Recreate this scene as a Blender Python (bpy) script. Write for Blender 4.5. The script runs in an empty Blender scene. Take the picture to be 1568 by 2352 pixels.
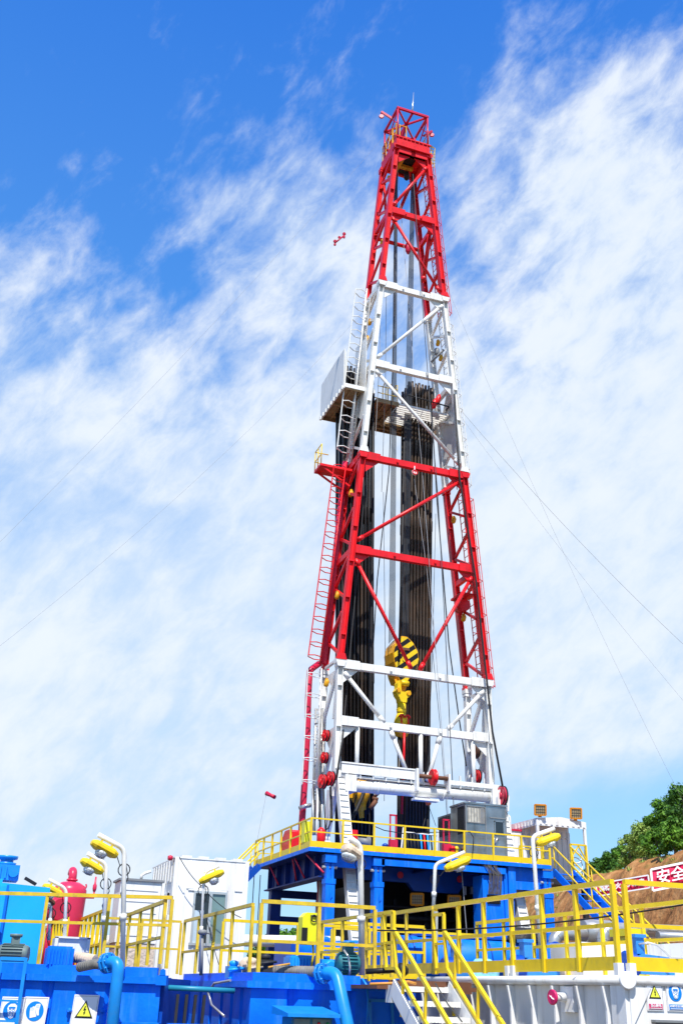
import bpy, bmesh, math, random
from mathutils import Vector, Matrix, noise
random.seed(7)
R = math.radians
SC = bpy.context.scene
COL = SC.collection
# ------------------------------------------------------------------ camera
# world axes follow the drilling rig: +X along its near face, +Y away, z = 0 is eye height (ground at GZ)
GZ = -1.9
PITCH, ROLL, YAW, FPX = R(25.229), R(1.802), R(19.707), 2350.0
PW, PH = 1568.0, 2352.0
FW = Vector((math.sin(YAW)*math.cos(PITCH), math.cos(YAW)*math.cos(PITCH), math.sin(PITCH)))
_r = Vector((math.cos(YAW), -math.sin(YAW), 0)); _u = _r.cross(FW)
RT = _r*math.cos(ROLL) + _u*math.sin(ROLL)
UP = -_r*math.sin(ROLL) + _u*math.cos(ROLL)
cam_d = bpy.data.cameras.new("camera"); cam = bpy.data.objects.new("camera", cam_d); COL.objects.link(cam)
cam.matrix_world = Matrix(((RT.x, UP.x, -FW.x, 0), (RT.y, UP.y, -FW.y, 0), (RT.z, UP.z, -FW.z, 0), (0, 0, 0, 1)))
cam_d.sensor_fit = 'VERTICAL'; cam_d.sensor_height = 36; cam_d.lens = 36*FPX/PH
cam_d.clip_start = 0.1; cam_d.clip_end = 5000
SC.camera = cam
# ------------------------------------------------------------------ light
SUND = Vector((-.20, -.62, 1.0)).normalized()          # towards the sun
el = math.asin(SUND.z); az = math.atan2(SUND.x, SUND.y)
W = bpy.data.worlds.new("World"); SC.world = W; W.use_nodes = True
nt = W.node_tree; nt.nodes.clear()
def wn(t, **k):
    n = nt.nodes.new(t)
    for a, b in k.items(): setattr(n, a, b)
    return n
L = nt.links.new
def wmath(op, a, b=None, c=None, clamp=False):
    n = wn('ShaderNodeMath', operation=op, use_clamp=clamp)
    for i, v in enumerate((a, b, c)):
        if v is None: continue
        if isinstance(v, (int, float)): n.inputs[i].default_value = v
        else: L(v, n.inputs[i])
    return n.outputs[0]
def wstep(v, a, b, lo=0., hi=1.):
    n = wn('ShaderNodeMapRange', interpolation_type='SMOOTHSTEP')
    L(v, n.inputs[0]); n.inputs[1].default_value = a; n.inputs[2].default_value = b
    n.inputs[3].default_value = lo; n.inputs[4].default_value = hi
    return n.outputs[0]
sky = wn('ShaderNodeTexSky', sky_type='NISHITA'); sky.sun_disc = False
sky.sun_elevation = el; sky.sun_rotation = az; sky.altitude = 200; sky.air_density = 1.0; sky.dust_density = .3; sky.ozone_density = 3.0
tc = wn('ShaderNodeTexCoord')
sep = wn('ShaderNodeSeparateXYZ'); L(tc.outputs['Generated'], sep.inputs[0])
ez = sep.outputs[2]
def wdot(v):
    d = wn('ShaderNodeVectorMath', operation='DOT_PRODUCT'); L(tc.outputs['Generated'], d.inputs[0]); d.inputs[1].default_value = v
    return d.outputs['Value']
lat = wdot((math.cos(YAW), -math.sin(YAW), 0))          # bearing across the rig's azimuth
UC = Vector((-math.sin(YAW)*math.sin(PITCH), -math.cos(YAW)*math.sin(PITCH), math.cos(PITCH))); VRs = Vector((math.cos(YAW), -math.sin(YAW), 0))
def axis_noise(ang, sa, sp, sf, scale, det, rough, dist):
    A = VRs*math.cos(R(ang))+UC*math.sin(R(ang)); B = -VRs*math.sin(R(ang))+UC*math.cos(R(ang))
    c = wn('ShaderNodeCombineXYZ'); L(wmath('MULTIPLY', wdot(A), sa), c.inputs[0]); L(wmath('MULTIPLY', wdot(B), sp), c.inputs[1]); L(wmath('MULTIPLY', wdot(FW), sf), c.inputs[2])
    n = wn('ShaderNodeTexNoise'); L(c.outputs[0], n.inputs['Vector'])
    n.inputs['Scale'].default_value = scale; n.inputs['Detail'].default_value = det; n.inputs['Roughness'].default_value = rough; n.inputs['Distortion'].default_value = dist
    return n.outputs[0]
def bump_dir(x, y, deg, amp):
    d = (VRs*0+RT*(x-PW/2)+UP*(PH/2-y)+FW*FPX).normalized()
    return wstep(wdot(d), math.cos(R(deg)), 1.0, 0.0, amp)
na = axis_noise(50, 1.9, 3.0, 2.0, 2.8, 10, .60, .12)
nb = axis_noise(48, 1.7, 3.0, 2.0, 10.0, 8, .62, .25)
nc = axis_noise(10, 1.3, 2.8, 1.3, 2.2, 8, .56, .15)
q = wmath('SUBTRACT', ez, wmath('MULTIPLY', lat, .36))
q2 = wmath('SUBTRACT', ez, wmath('MULTIPLY', lat, .27))
cr = wn('ShaderNodeValToRGB'); L(q, cr.inputs[0])
e = cr.color_ramp.elements; e[0].position = 0.0; e[0].color = (1, 1, 1, 1); e[1].position = .92; e[1].color = (.05, .05, .05, 1)
for p, v in ((.40, 1.06), (.48, .98), (.54, .86), (.60, .70), (.66, .54), (.72, .40), (.80, .26)):
    a = e.new(p); a.color = (v, v, v, 1)
hi = wstep(ez, .40, .58)
nlow = wmath('ADD', wmath('MULTIPLY', na, .55), wmath('MULTIPLY', nb, .45))
mixn = wn('ShaderNodeMix', data_type='FLOAT'); L(hi, mixn.inputs[0]); L(wmath('ADD', wmath('MULTIPLY', nc, .6), wmath('MULTIPLY', nb, .4)), mixn.inputs[2]); L(nlow, mixn.inputs[3])
nmix = mixn.outputs[0]
bias = cr.outputs[0]
for bx, by, dg, am in ((1230, 290, 8, .24), (1440, 480, 8, .12), (640, 400, 9, .24), (600, 540, 8, .12), (200, 300, 12, -.08), (290, 620, 5, -.14), (950, 40, 12, -.22), (100, 40, 14, -.22), (520, 720, 5, -.12), (60, 800, 9, .16), (1120, 560, 6, -.14), (1130, 780, 5, -.12), (1480, 60, 8, -.10)):
    bias = wmath('ADD', bias, bump_dir(bx, by, dg, am))
dens = wmath('ADD', wmath('MULTIPLY', wmath('SUBTRACT', nmix, .5), wmath('ADD', 2.0, wmath('MULTIPLY', hi, 1.0))), bias)
cov = wstep(dens, .16, 1.12)
cov = wmath('MULTIPLY', cov, wstep(wmath('ADD', q2, wmath('MULTIPLY', wmath('SUBTRACT', nc, .5), .12)), .075, .15, .06, 1.0))
cov = wmath('MULTIPLY', wmath('MULTIPLY', cov, .93), wstep(wdot(FW), -.15, .45, .25, 1.0))
grad = wn('ShaderNodeValToRGB'); L(ez, grad.inputs[0])
e = grad.color_ramp.elements; e[0].position = 0.0; e[0].color = (.55, .88, 1.2, 1); e[1].position = 1.0; e[1].color = (.02, .13, .65, 1)
for p, v in ((.12, (.38, .78, 1.22)), (.30, (.27, .62, 1.15)), (.55, (.09, .36, .98)), (.78, (.035, .235, .88))):
    a = e.new(p); a.color = (*v, 1)
SKYK = .10
m1 = wn('ShaderNodeMix', data_type='RGBA', blend_type='MIX'); m1.inputs[0].default_value = .80
sk = wn('ShaderNodeVectorMath', operation='SCALE'); L(sky.outputs[0], sk.inputs[0]); sk.inputs[3].default_value = .62
gs = wn('ShaderNodeVectorMath', operation='SCALE'); L(grad.outputs[0], gs.inputs[0]); gs.inputs[3].default_value = .83/SKYK
L(sk.outputs[0], m1.inputs[6]); L(gs.outputs[0], m1.inputs[7])
ccol = wn('ShaderNodeMix', data_type='RGBA'); L(wstep(nmix, .40, .62), ccol.inputs[0])
ccol.inputs[6].default_value = (.56/SKYK, .66/SKYK, .79/SKYK, 1); ccol.inputs[7].default_value = (.71/SKYK, .76/SKYK, .82/SKYK, 1)
m2 = wn('ShaderNodeMix', data_type='RGBA'); L(cov, m2.inputs[0]); L(m1.outputs[2], m2.inputs[6]); L(ccol.outputs[2], m2.inputs[7])
bg = wn('ShaderNodeBackground'); bg.inputs[1].default_value = SKYK; L(m2.outputs[2], bg.inputs[0])
wo = wn('ShaderNodeOutputWorld'); L(bg.outputs[0], wo.inputs[0])
sd = bpy.data.lights.new("sun", 'SUN'); sd.energy = 4.9; sd.angle = R(.53); sd.color = (1.0, .96, .88)
so = bpy.data.objects.new("sun", sd); COL.objects.link(so); so.rotation_euler = SUND.to_track_quat('Z', 'Y').to_euler(); so.location = (0, 0, 60)
SC.view_settings.view_transform = 'Standard'; SC.view_settings.look = 'None'; SC.view_settings.exposure = 0.35; SC.view_settings.gamma = 1.0
SC.cycles.max_bounces = 6; SC.cycles.use_denoising = True

# ------------------------------------------------------------------ placement helper: an image pixel cast onto a chosen plane
def at(x, y, ax, val):
    d = RT*(x-PW/2) + UP*(PH/2-y) + FW*FPX
    i = 'XYZ'.index(ax)
    return d*(val/d[i])
IMAGE_CROPS = {1:(1080,260,3.36),2:(940,860,2.8),3:(900,1380,2.376),4:(880,1960,2.119),5:(0,2500,1.96),6:(700,2500,2.24),7:(1350,2440,2.0577),8:(740,2400,3.136),9:(1150,2400,3.136),
 10:(1550,2400,2.79),11:(0,2540,3.92),12:(0,2850,3.015),13:(300,2600,3.136),14:(640,2880,2.613),15:(1120,2780,3.015),16:(1600,2780,3.0625),17:(1240,2600,3.136),18:(1160,1940,6.53),20:(980,1040,6.03),21:(920,2180,5.113),22:(1700,2400,3.806)}  # pixel origin and zoom of each image crop used for placing
def az_(k, x, y, ax, val):
    a, b, c = IMAGE_CROPS[k]
    return at((a+x/c)*.742424, (b+y/c)*.742424, ax, val)

# ------------------------------------------------------------------ materials
MATS = {}
def mat(name, col, rough=.45, metal=0., var=.10, dirt=0., dirtcol=(.16, .10, .06), scale=2.5, streak=False, spec=.35, bump=0., bscale=30):
    if name in MATS: return MATS[name]
    m = bpy.data.materials.new(name); m.use_nodes = True; t = m.node_tree; b = t.nodes['Principled BSDF']
    b.inputs['Roughness'].default_value = rough; b.inputs['Metallic'].default_value = metal
    b.inputs['Specular IOR Level'].default_value = spec
    g = t.nodes.new('ShaderNodeNewGeometry')
    n = t.nodes.new('ShaderNodeTexNoise'); n.inputs['Scale'].default_value = scale; n.inputs['Detail'].default_value = 6; t.links.new(g.outputs['Position'], n.inputs['Vector'])
    r = t.nodes.new('ShaderNodeMapRange'); t.links.new(n.outputs[0], r.inputs[0]); r.inputs[1].default_value = .3; r.inputs[2].default_value = .7; r.inputs[3].default_value = 1-var; r.inputs[4].default_value = 1+var
    s = t.nodes.new('ShaderNodeVectorMath'); s.operation = 'SCALE'; s.inputs[0].default_value = col; t.links.new(r.outputs[0], s.inputs[3])
    out = s.outputs[0]
    if dirt > 0:
        mp = t.nodes.new('ShaderNodeMapping'); t.links.new(g.outputs['Position'], mp.inputs[0]); mp.inputs['Scale'].default_value = (1, 1, .12 if streak else 1)
        n2 = t.nodes.new('ShaderNodeTexNoise'); n2.inputs['Scale'].default_value = scale*(3.0 if streak else 1.6); n2.inputs['Detail'].default_value = 8; n2.inputs['Roughness'].default_value = .65
        t.links.new(mp.outputs[0], n2.inputs['Vector'])
        r2 = t.nodes.new('ShaderNodeMapRange'); t.links.new(n2.outputs[0], r2.inputs[0]); r2.inputs[1].default_value = .52; r2.inputs[2].default_value = .74; r2.inputs[3].default_value = 0; r2.inputs[4].default_value = dirt
        x = t.nodes.new('ShaderNodeMix'); x.data_type = 'RGBA'; t.links.new(r2.outputs[0], x.inputs[0]); t.links.new(out, x.inputs[6]); x.inputs[7].default_value = (*dirtcol, 1)
        out = x.outputs[2]
    t.links.new(out, b.inputs['Base Color'])
    if bump > 0:
        n3 = t.nodes.new('ShaderNodeTexNoise'); n3.inputs['Scale'].default_value = bscale; n3.inputs['Detail'].default_value = 6; t.links.new(g.outputs['Position'], n3.inputs['Vector'])
        bp = t.nodes.new('ShaderNodeBump'); bp.inputs['Strength'].default_value = bump; bp.inputs['Distance'].default_value = .05; t.links.new(n3.outputs[0], bp.inputs['Height']); t.links.new(bp.outputs[0], b.inputs['Normal'])
    MATS[name] = m
    return m
RED = mat('red_paint', (.74, .010, .016), .38, var=.14, dirt=.45, dirtcol=(.30, .015, .02), streak=True)
WHITE = mat('white_paint', (.78, .78, .75), .42, var=.06, dirt=.5, dirtcol=(.42, .36, .27), streak=True)
WHITE2 = mat('white_container_paint', (.80, .80, .79), .5, var=.04, dirt=.55, dirtcol=(.46, .38, .30), streak=True, scale=1.5)
WGREY = mat('white_tank_panel', (.70, .69, .67), .5, var=.04, dirt=.55, dirtcol=(.50, .46, .38), streak=True, scale=2)
YEL = mat('yellow_paint', (.80, .56, .012), .4, var=.08, dirt=.28, dirtcol=(.30, .26, .05), scale=4)
YELD = mat('worn_yellow_paint', (.66, .46, .03), .45, var=.15, dirt=.55, dirtcol=(.20, .17, .08), scale=6)
YELO = mat('orange_yellow_paint', (.74, .36, .008), .4, dirt=.3, scale=5)
BLUE = mat('blue_paint', (.0005, .165, .86), .5, spec=.22, var=.16, dirt=.40, dirtcol=(.10, .32, .80), scale=2.2, streak=True, bump=.12, bscale=14)
BLUED = mat('deep_and_shade_blue_paint', (.001, .065, .42), .4, var=.12, dirt=.3, dirtcol=(.02, .03, .14), scale=1.8)  # deep blue; on the cross girder its darkness stands for deck shade
BLUE_SHADED = mat('shade_darkened_blue', (.002, .028, .20), .5, var=.2, dirt=.5, dirtcol=(.02, .02, .05), scale=1.8)  # same blue paint, darkened to paint in the shade below the deck
BLUEL = mat('light_blue_paint', (.012, .33, .85), .35, var=.08, dirt=.15, dirtcol=(.05, .2, .4), scale=2)
BLUEP = mat('pipe_blue_paint', (.01, .25, .72), .35, var=.1, dirt=.2, dirtcol=(.1, .2, .3), scale=5)
DRED = mat('crimson_paint', (.58, .018, .06), .35, dirt=.2, dirtcol=(.2, .02, .03))
BLACK = mat('black_rubber', (.012, .012, .014), .55, var=.2)
PIPE = mat('drill_pipe_steel', (.060, .043, .032), .42, metal=.35, var=.35, dirt=.6, dirtcol=(.16, .085, .04), streak=True, scale=1.2)
PIPE2 = mat('dark_drill_pipe_steel', (.022, .020, .020), .38, metal=.35, var=.35, dirt=.3, dirtcol=(.10, .055, .03), streak=True, scale=1.4)
ROPE = mat('steel_wire', (.07, .075, .085), .5, metal=.4, var=.2)
ROPEL = mat('bright_wire', (.35, .35, .36), .45, metal=.3, var=.1)
STEEL = mat('stainless_steel', (.34, .35, .35), .30, metal=.8, var=.32, dirt=.6, dirtcol=(.10, .09, .07), scale=1.5, streak=True)
GALV = mat('galvanised_duct', (.48, .48, .47), .35, metal=.6, var=.12, dirt=.3, dirtcol=(.25, .22, .17), scale=4)
GREY = mat('grey_paint', (.22, .23, .24), .5, var=.1, dirt=.3)
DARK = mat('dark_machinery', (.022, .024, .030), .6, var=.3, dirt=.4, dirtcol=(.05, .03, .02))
BROWN = mat('brown_rust', (.16, .065, .035), .7, var=.3, dirt=.4, dirtcol=(.08, .04, .02))
TAN = mat('tan_underside', (.36, .25, .13), .7, var=.2, dirt=.5, dirtcol=(.12, .07, .03))
GLASS = mat('window_glass', (.16, .25, .24), .12, var=.15, spec=.9)
DGLASS = mat('dark_window', (.015, .018, .02), .15, var=.1, spec=.8)
BEIGE = mat('beige_cloth', (.62, .50, .38), .85, var=.12, dirt=.4, dirtcol=(.35, .25, .17), scale=5, bump=.6, bscale=9)
CYAN = mat('light_blue_tarp', (.25, .62, .82), .7, var=.15, scale=4, bump=.6, bscale=9)
BTARP = mat('black_tarp', (.02, .02, .022), .5, var=.2, bump=.7, bscale=9)
LAMPG = mat('lamp_glass', (.70, .74, .74), .15, var=.05, spec=.9)
ORANGE = mat('orange_lamp_case', (.82, .30, .015), .45, dirt=.3)
SIGNW = mat('sign_white', (.86, .86, .88), .4, var=.02)
SIGNB = mat('sign_blue', (.003, .22, .70), .4, var=.02)
SIGNR = mat('sign_crimson', (.62, .01, .12), .4, var=.02)
SIGNY = mat('sign_yellow', (.80, .82, .07), .4, var=.02)
SIGNK = mat('sign_black', (.012, .010, .012), .4, var=.02)
BANR = mat('banner_red', (.70, .012, .085), .6, var=.08)
GREEN = mat('green_indicator', (.01, .30, .08), .3)
ALU = mat('aluminium', (.62, .62, .60), .3, metal=.6, var=.05)

# ------------------------------------------------------------------ mesh kit
class MB:
    def __init__(s): s.v = []; s.f = []; s.sm = []; s.mi = []
    def add(s, vs, fs, smooth=False, mi=0):
        o = len(s.v); s.v += [Vector(v) for v in vs]; s.f += [tuple(i+o for i in f) for f in fs]
        s.sm += [smooth]*len(fs) if isinstance(smooth, bool) else smooth; s.mi += [mi]*len(fs)
        return s
    def hexa(s, c, mi=0):
        return s.add(c, [(0,3,2,1),(4,5,6,7),(0,1,5,4),(1,2,6,5),(2,3,7,6),(3,0,4,7)], mi=mi)
    def box(s, x0, x1, y0, y1, z0, z1, mi=0):
        return s.hexa([(x0,y0,z0),(x1,y0,z0),(x1,y1,z0),(x0,y1,z0),(x0,y0,z1),(x1,y0,z1),(x1,y1,z1),(x0,y1,z1)], mi)
    def bar(s, p, q, w, h=None, up=(0,0,1), mi=0):
        h = w if h is None else h; p = Vector(p); q = Vector(q); d = (q-p).normalized(); up = Vector(up)
        if abs(d.dot(up)) > .99: up = Vector((0,1,0)) if abs(d.y) < .9 else Vector((1,0,0))
        a = d.cross(up).normalized()*w/2; b = a.cross(d).normalized()*h/2
        return s.hexa([p-a-b, p+a-b, p+a+b, p-a+b, q-a-b, q+a-b, q+a+b, q-a+b], mi)
    def ibar(s, p, q, w, h, t=.03, up=(0,0,1)):
        # I-section: flanges are perpendicular to 'up'
        p = Vector(p); q = Vector(q); d = (q-p).normalized(); up = Vector(up); a = d.cross(up).normalized(); b = a.cross(d).normalized()
        o = b*(h/2-t/2)
        s.bar(p+o, q+o, w, t, up=b); s.bar(p-o, q-o, w, t, up=b); s.bar(p, q, t, h-2*t, up=b)
        return s
    def tube(s, pts, r, n=8, caps=True, mi=0):
        pts = [Vector(p) for p in pts]; N = len(pts); rs = r if isinstance(r, (list, tuple)) else [r]*N
        d0 = (pts[1]-pts[0]).normalized(); ref = Vector((0,0,1)) if abs(d0.z) < .9 else Vector((1,0,0)); a = d0.cross(ref).normalized()
        vs = []
        for i, p in enumerate(pts):
            if i == 0: t = (pts[1]-p).normalized(); k = 1
            elif i == N-1: t = (p-pts[i-1]).normalized(); k = 1
            else:
                t1 = (p-pts[i-1]).normalized(); t2 = (pts[i+1]-p).normalized(); t = (t1+t2)
                t = t.normalized() if t.length > 1e-6 else t1
            a = (a-t*a.dot(t)).normalized(); b = t.cross(a)
            for j in range(n):
                an = 2*math.pi*j/n; vs.append(p+(a*math.cos(an)+b*math.sin(an))*rs[i])
        fs = [(i*n+j, i*n+(j+1)%n, (i+1)*n+(j+1)%n, (i+1)*n+j) for i in range(N-1) for j in range(n)]
        sm = [n > 5]*len(fs)
        if caps: fs += [tuple(range(n))[::-1], tuple((N-1)*n+j for j in range(n))]; sm += [False, False]
        return s.add(vs, fs, sm, mi)
    def lathe(s, prof, o, ax=(0,0,1), n=16, mi=0):
        # prof: (radius, height) list
        o = Vector(o); ax = Vector(ax).normalized(); pts = [o+ax*h for r, h in prof]
        a = ax.orthogonal().normalized(); b = ax.cross(a); vs = []
        for (r, h), p in zip(prof, pts):
            for j in range(n):
                an = 2*math.pi*j/n; vs.append(p+(a*math.cos(an)+b*math.sin(an))*max(r, 1e-4))
        N = len(prof); fs = [(i*n+j, i*n+(j+1)%n, (i+1)*n+(j+1)%n, (i+1)*n+j) for i in range(N-1) for j in range(n)]
        sm = []
        for i in range(N-1): sm += [True]*n
        fs += [tuple(range(n))[::-1], tuple((N-1)*n+j for j in range(n))]; sm += [False, False]
        return s.add(vs, fs, sm, mi)
    def prism(s, poly, o, u, v, t, mi=0):
        # poly in (u,v) plane at o, thickness t along u x v
        o = Vector(o); u = Vector(u).normalized(); v = Vector(v).normalized(); w = u.cross(v).normalized()*t; n = len(poly)
        A = [o+u*x+v*y for x, y in poly]; B = [p+w for p in A]
        return s.add(A+B, [tuple(range(n))[::-1], tuple(range(n, 2*n))]+[(i, (i+1)%n, n+(i+1)%n, n+i) for i in range(n)], mi=mi)
    def disc(s, c, ax, r, t, n=18, mi=0):
        return s.lathe([(r, -t/2), (r, t/2)], c, ax, n, mi)
    def torus(s, c, ax, R_, r, n=20, m=6, a0=0, a1=360, mi=0):
        c = Vector(c); ax = Vector(ax).normalized(); a = ax.orthogonal().normalized(); b = ax.cross(a)
        full = abs(a1-a0) >= 359.9; k = n+1
        s.tube([c+(a*math.cos(R(a0+(a1-a0)*i/n))+b*math.sin(R(a0+(a1-a0)*i/n)))*R_ for i in range(k)], r, m, caps=not full, mi=mi)
        return s
    def build(s, name, m, parent=None, world=True):
        me = bpy.data.meshes.new(name)
        off = Vector((0,0,0))
        if parent is not None and world:
            p = parent
            while p is not None: off += p.location; p = p.parent
        me.from_pydata([v-off for v in s.v], [], s.f); me.update()
        me.polygons.foreach_set('use_smooth', s.sm)
        ms = m if isinstance(m, (list, tuple)) else [m]
        for x in ms: me.materials.append(x)
        me.polygons.foreach_set('material_index', s.mi)
        bm = bmesh.new(); bm.from_mesh(me); bmesh.ops.recalc_face_normals(bm, faces=bm.faces); bm.to_mesh(me); bm.free()
        o = bpy.data.objects.new(name, me); COL.objects.link(o)
        if parent is not None: o.parent = parent
        return o
def T(name, label, cat, loc=(0,0,0), rz=0, group=None):
    o = bpy.data.objects.new(name, None); COL.objects.link(o); o.location = loc; o.rotation_euler = (0,0,rz); o.empty_display_size = .2
    o['label'] = label; o['category'] = cat
    if group: o['group'] = group
    return o
def tag(o, label=None, cat=None, group=None, kind=None):
    if label: o['label'] = label
    if cat: o['category'] = cat
    if group: o['group'] = group
    if kind: o['kind'] = kind
    return o
def copy_tree(o, parent=None):
    c = o.copy(); COL.objects.link(c); c.parent = parent
    for ch in list(o.children): copy_tree(ch, c)
    return c
def lerp(a, b, t): return Vector(a)*(1-t)+Vector(b)*t
def arc(c, a, b, r, a0, a1, n=6):
    c = Vector(c); a = Vector(a); b = Vector(b)
    return [c+(a*math.cos(R(a0+(a1-a0)*i/n))+b*math.sin(R(a0+(a1-a0)*i/n)))*r for i in range(n+1)]
def sag(p, q, s, n=10):
    p = Vector(p); q = Vector(q)
    return [p*(1-i/n)+q*(i/n)+Vector((0,0,-4*s*(i/n)*(1-i/n))) for i in range(n+1)]
def text_mesh(name, body, size, o, u, v, m, parent=None, depth=.006, sx=1.0, bold=0.0):
    c = bpy.data.curves.new('tmp', 'FONT'); c.body = body; c.size = size; c.extrude = depth; c.align_x = 'CENTER'; c.align_y = 'CENTER'; c.offset = bold; c.resolution_u = 2
    ob = bpy.data.objects.new('tmp', c); COL.objects.link(ob); bpy.context.view_layer.update()
    me = bpy.data.meshes.new_from_object(ob.evaluated_get(bpy.context.evaluated_depsgraph_get()))
    bpy.data.objects.remove(ob)
    u = Vector(u).normalized(); v = Vector(v).normalized(); w = u.cross(v); o = Vector(o); off = Vector((0,0,0))
    if parent is not None:
        p = parent
        while p is not None: off += p.location; p = p.parent
    for vt in me.vertices: vt.co = o+u*vt.co.x*sx+v*vt.co.y+w*vt.co.z-off
    me.materials.clear(); me.materials.append(m)
    r = bpy.data.objects.new(name, me); COL.objects.link(r); r.parent = parent
    return r
X, Y, Zv = Vector((1,0,0)), Vector((0,1,0)), Vector((0,0,1))
VR = Vector((math.cos(YAW), -math.sin(YAW), 0)); VF = Vector((math.sin(YAW), math.cos(YAW), 0))

# ================================================================== ground, hill, far terrain
def hill_z(x, y):
    t = x*.963-y*.269; s = x*.269+y*.963
    w = 1.6*noise.noise(Vector((s*.06, 3.1, 0)))+.5*noise.noise(Vector((s*.25, 1.7, 0)))
    f = (t-(21.5+w))/9.5
    f = max(0., min(1., f)); k = f*f*(3-2*f)
    crest = 9.6+.02*(s-60)+.9*noise.noise(Vector((s*.09, .3, 0)))+.35*noise.noise(Vector((s*.4, .9, 0)))
    z = GZ+.02+k*(crest-GZ)
    if t > 31: z += (t-31)*.12*min(1., max(0., (130-s)/60))
    if k > .02: z += .42*k*noise.fractal(Vector((x*.30, y*.30, z*.3)), 1., 2., 5)+.10*noise.fractal(Vector((x*1.1, y*1.1, z*.9)), 1., 2., 4)
    return z
def make_hill():
    b = MB(); sn, tn = 460, 100
    for i in range(sn+1):
        s = 28+(i/sn)**1.9*330
        for j in range(tn+1):
            t = 19+(j/tn)**1.5*90
            x = t*.963+s*.269; y = -t*.269+s*.963
            b.v.append(Vector((x, y, hill_z(x, y))))
    for i in range(sn):
        for j in range(tn):
            a = i*(tn+1)+j; b.f.append((a, a+1, a+tn+2, a+tn+1))
    b.sm = [True]*len(b.f); b.mi = [0]*len(b.f)
    m = bpy.data.materials.new('orange_earth'); m.use_nodes = True; t = m.node_tree; bs = t.nodes['Principled BSDF']; bs.inputs['Roughness'].default_value = .95; bs.inputs['Specular IOR Level'].default_value = .1
    g = t.nodes.new('ShaderNodeNewGeometry'); mp = t.nodes.new('ShaderNodeMapping'); mp.inputs['Scale'].default_value = (1, 1, .8); t.links.new(g.outputs['Position'], mp.inputs[0])
    n = t.nodes.new('ShaderNodeTexNoise'); n.inputs['Scale'].default_value = .7; n.inputs['Detail'].default_value = 12; n.inputs['Roughness'].default_value = .66; t.links.new(mp.outputs[0], n.inputs['Vector'])
    cr = t.nodes.new('ShaderNodeValToRGB'); t.links.new(n.outputs[0], cr.inputs[0]); e = cr.color_ramp.elements
    e[0].position = .30; e[0].color = (.17, .07, .025, 1); e[1].position = .72; e[1].color = (.58, .32, .13, 1)
    k = e.new(.5); k.color = (.38, .175, .065, 1)
    n2 = t.nodes.new('ShaderNodeTexNoise'); n2.inputs['Scale'].default_value = .22; n2.inputs['Detail'].default_value = 9; n2.inputs['Roughness'].default_value = .7; t.links.new(g.outputs['Position'], n2.inputs['Vector'])
    r = t.nodes.new('ShaderNodeMapRange'); t.links.new(n2.outputs[0], r.inputs[0]); r.inputs[1].default_value = .54; r.inputs[2].default_value = .64; r.inputs[4].default_value = .75
    mx = t.nodes.new('ShaderNodeMix'); mx.data_type = 'RGBA'; t.links.new(r.outputs[0], mx.inputs[0]); t.links.new(cr.outputs[0], mx.inputs[6]); mx.inputs[7].default_value = (.10, .13, .03, 1)
    t.links.new(mx.outputs[2], bs.inputs['Base Color'])
    n3 = t.nodes.new('ShaderNodeTexNoise'); n3.inputs['Scale'].default_value = 1.6; n3.inputs['Detail'].default_value = 9; t.links.new(g.outputs['Position'], n3.inputs['Vector'])
    bp = t.nodes.new('ShaderNodeBump'); bp.inputs['Strength'].default_value = .8; bp.inputs['Distance'].default_value = .35; t.links.new(n3.outputs[0], bp.inputs['Height']); t.links.new(bp.outputs[0], bs.inputs['Normal'])
    tag(b.build('hill', m), kind='structure')
make_hill()
gr = MB(); gr.add([(-1500,-300,GZ),(1500,-300,GZ),(1500,3000,GZ),(-1500,3000,GZ)], [(0,1,2,3)])
tag(gr.build('ground', mat('dusty_ground', (.13, .10, .075), .95, var=.25, dirt=.6, dirtcol=(.08, .07, .055), scale=.4, spec=.1)), kind='structure')

# ---- trees
def leaf_mat(name, c1, c2):
    m = bpy.data.materials.new(name); m.use_nodes = True; t = m.node_tree; bs = t.nodes['Principled BSDF']; bs.inputs['Roughness'].default_value = .55; bs.inputs['Specular IOR Level'].default_value = .25
    g = t.nodes.new('ShaderNodeNewGeometry'); n = t.nodes.new('ShaderNodeTexNoise'); n.inputs['Scale'].default_value = 1.2; n.inputs['Detail'].default_value = 4; t.links.new(g.outputs['Position'], n.inputs['Vector'])
    a = t.nodes.new('ShaderNodeMath'); a.operation = 'ADD'; t.links.new(n.outputs[0], a.inputs[0]); mu = t.nodes.new('ShaderNodeMath'); mu.operation = 'MULTIPLY'; t.links.new(g.outputs['Random Per Island'], mu.inputs[0]); mu.inputs[1].default_value = .5; t.links.new(mu.outputs[0], a.inputs[1])
    r = t.nodes.new('ShaderNodeMapRange'); t.links.new(a.outputs[0], r.inputs[0]); r.inputs[1].default_value = .45; r.inputs[2].default_value = 1.05
    mx = t.nodes.new('ShaderNodeMix'); mx.data_type = 'RGBA'; t.links.new(r.outputs[0], mx.inputs[0]); mx.inputs[6].default_value = (*c1, 1); mx.inputs[7].default_value = (*c2, 1)
    t.links.new(mx.outputs[2], bs.inputs['Base Color'])
    tr = t.nodes.new('ShaderNodeBsdfTranslucent'); t.links.new(mx.outputs[2], tr.inputs[0]); ms = t.nodes.new('ShaderNodeMixShader'); ms.inputs[0].default_value = .3
    t.links.new(bs.outputs[0], ms.inputs[1]); t.links.new(tr.outputs[0], ms.inputs[2]); t.links.new(ms.outputs[0], t.nodes['Material Output'].inputs[0])
    return m
LEAF = [leaf_mat('dark_leaves', (.018, .07, .010), (.10, .25, .025)), leaf_mat('green_leaves', (.035, .12, .012), (.18, .38, .035)), leaf_mat('pale_leaves', (.12, .24, .04), (.42, .55, .12))]
BARK = mat('bark', (.15, .12, .09), .9, var=.3)
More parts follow.
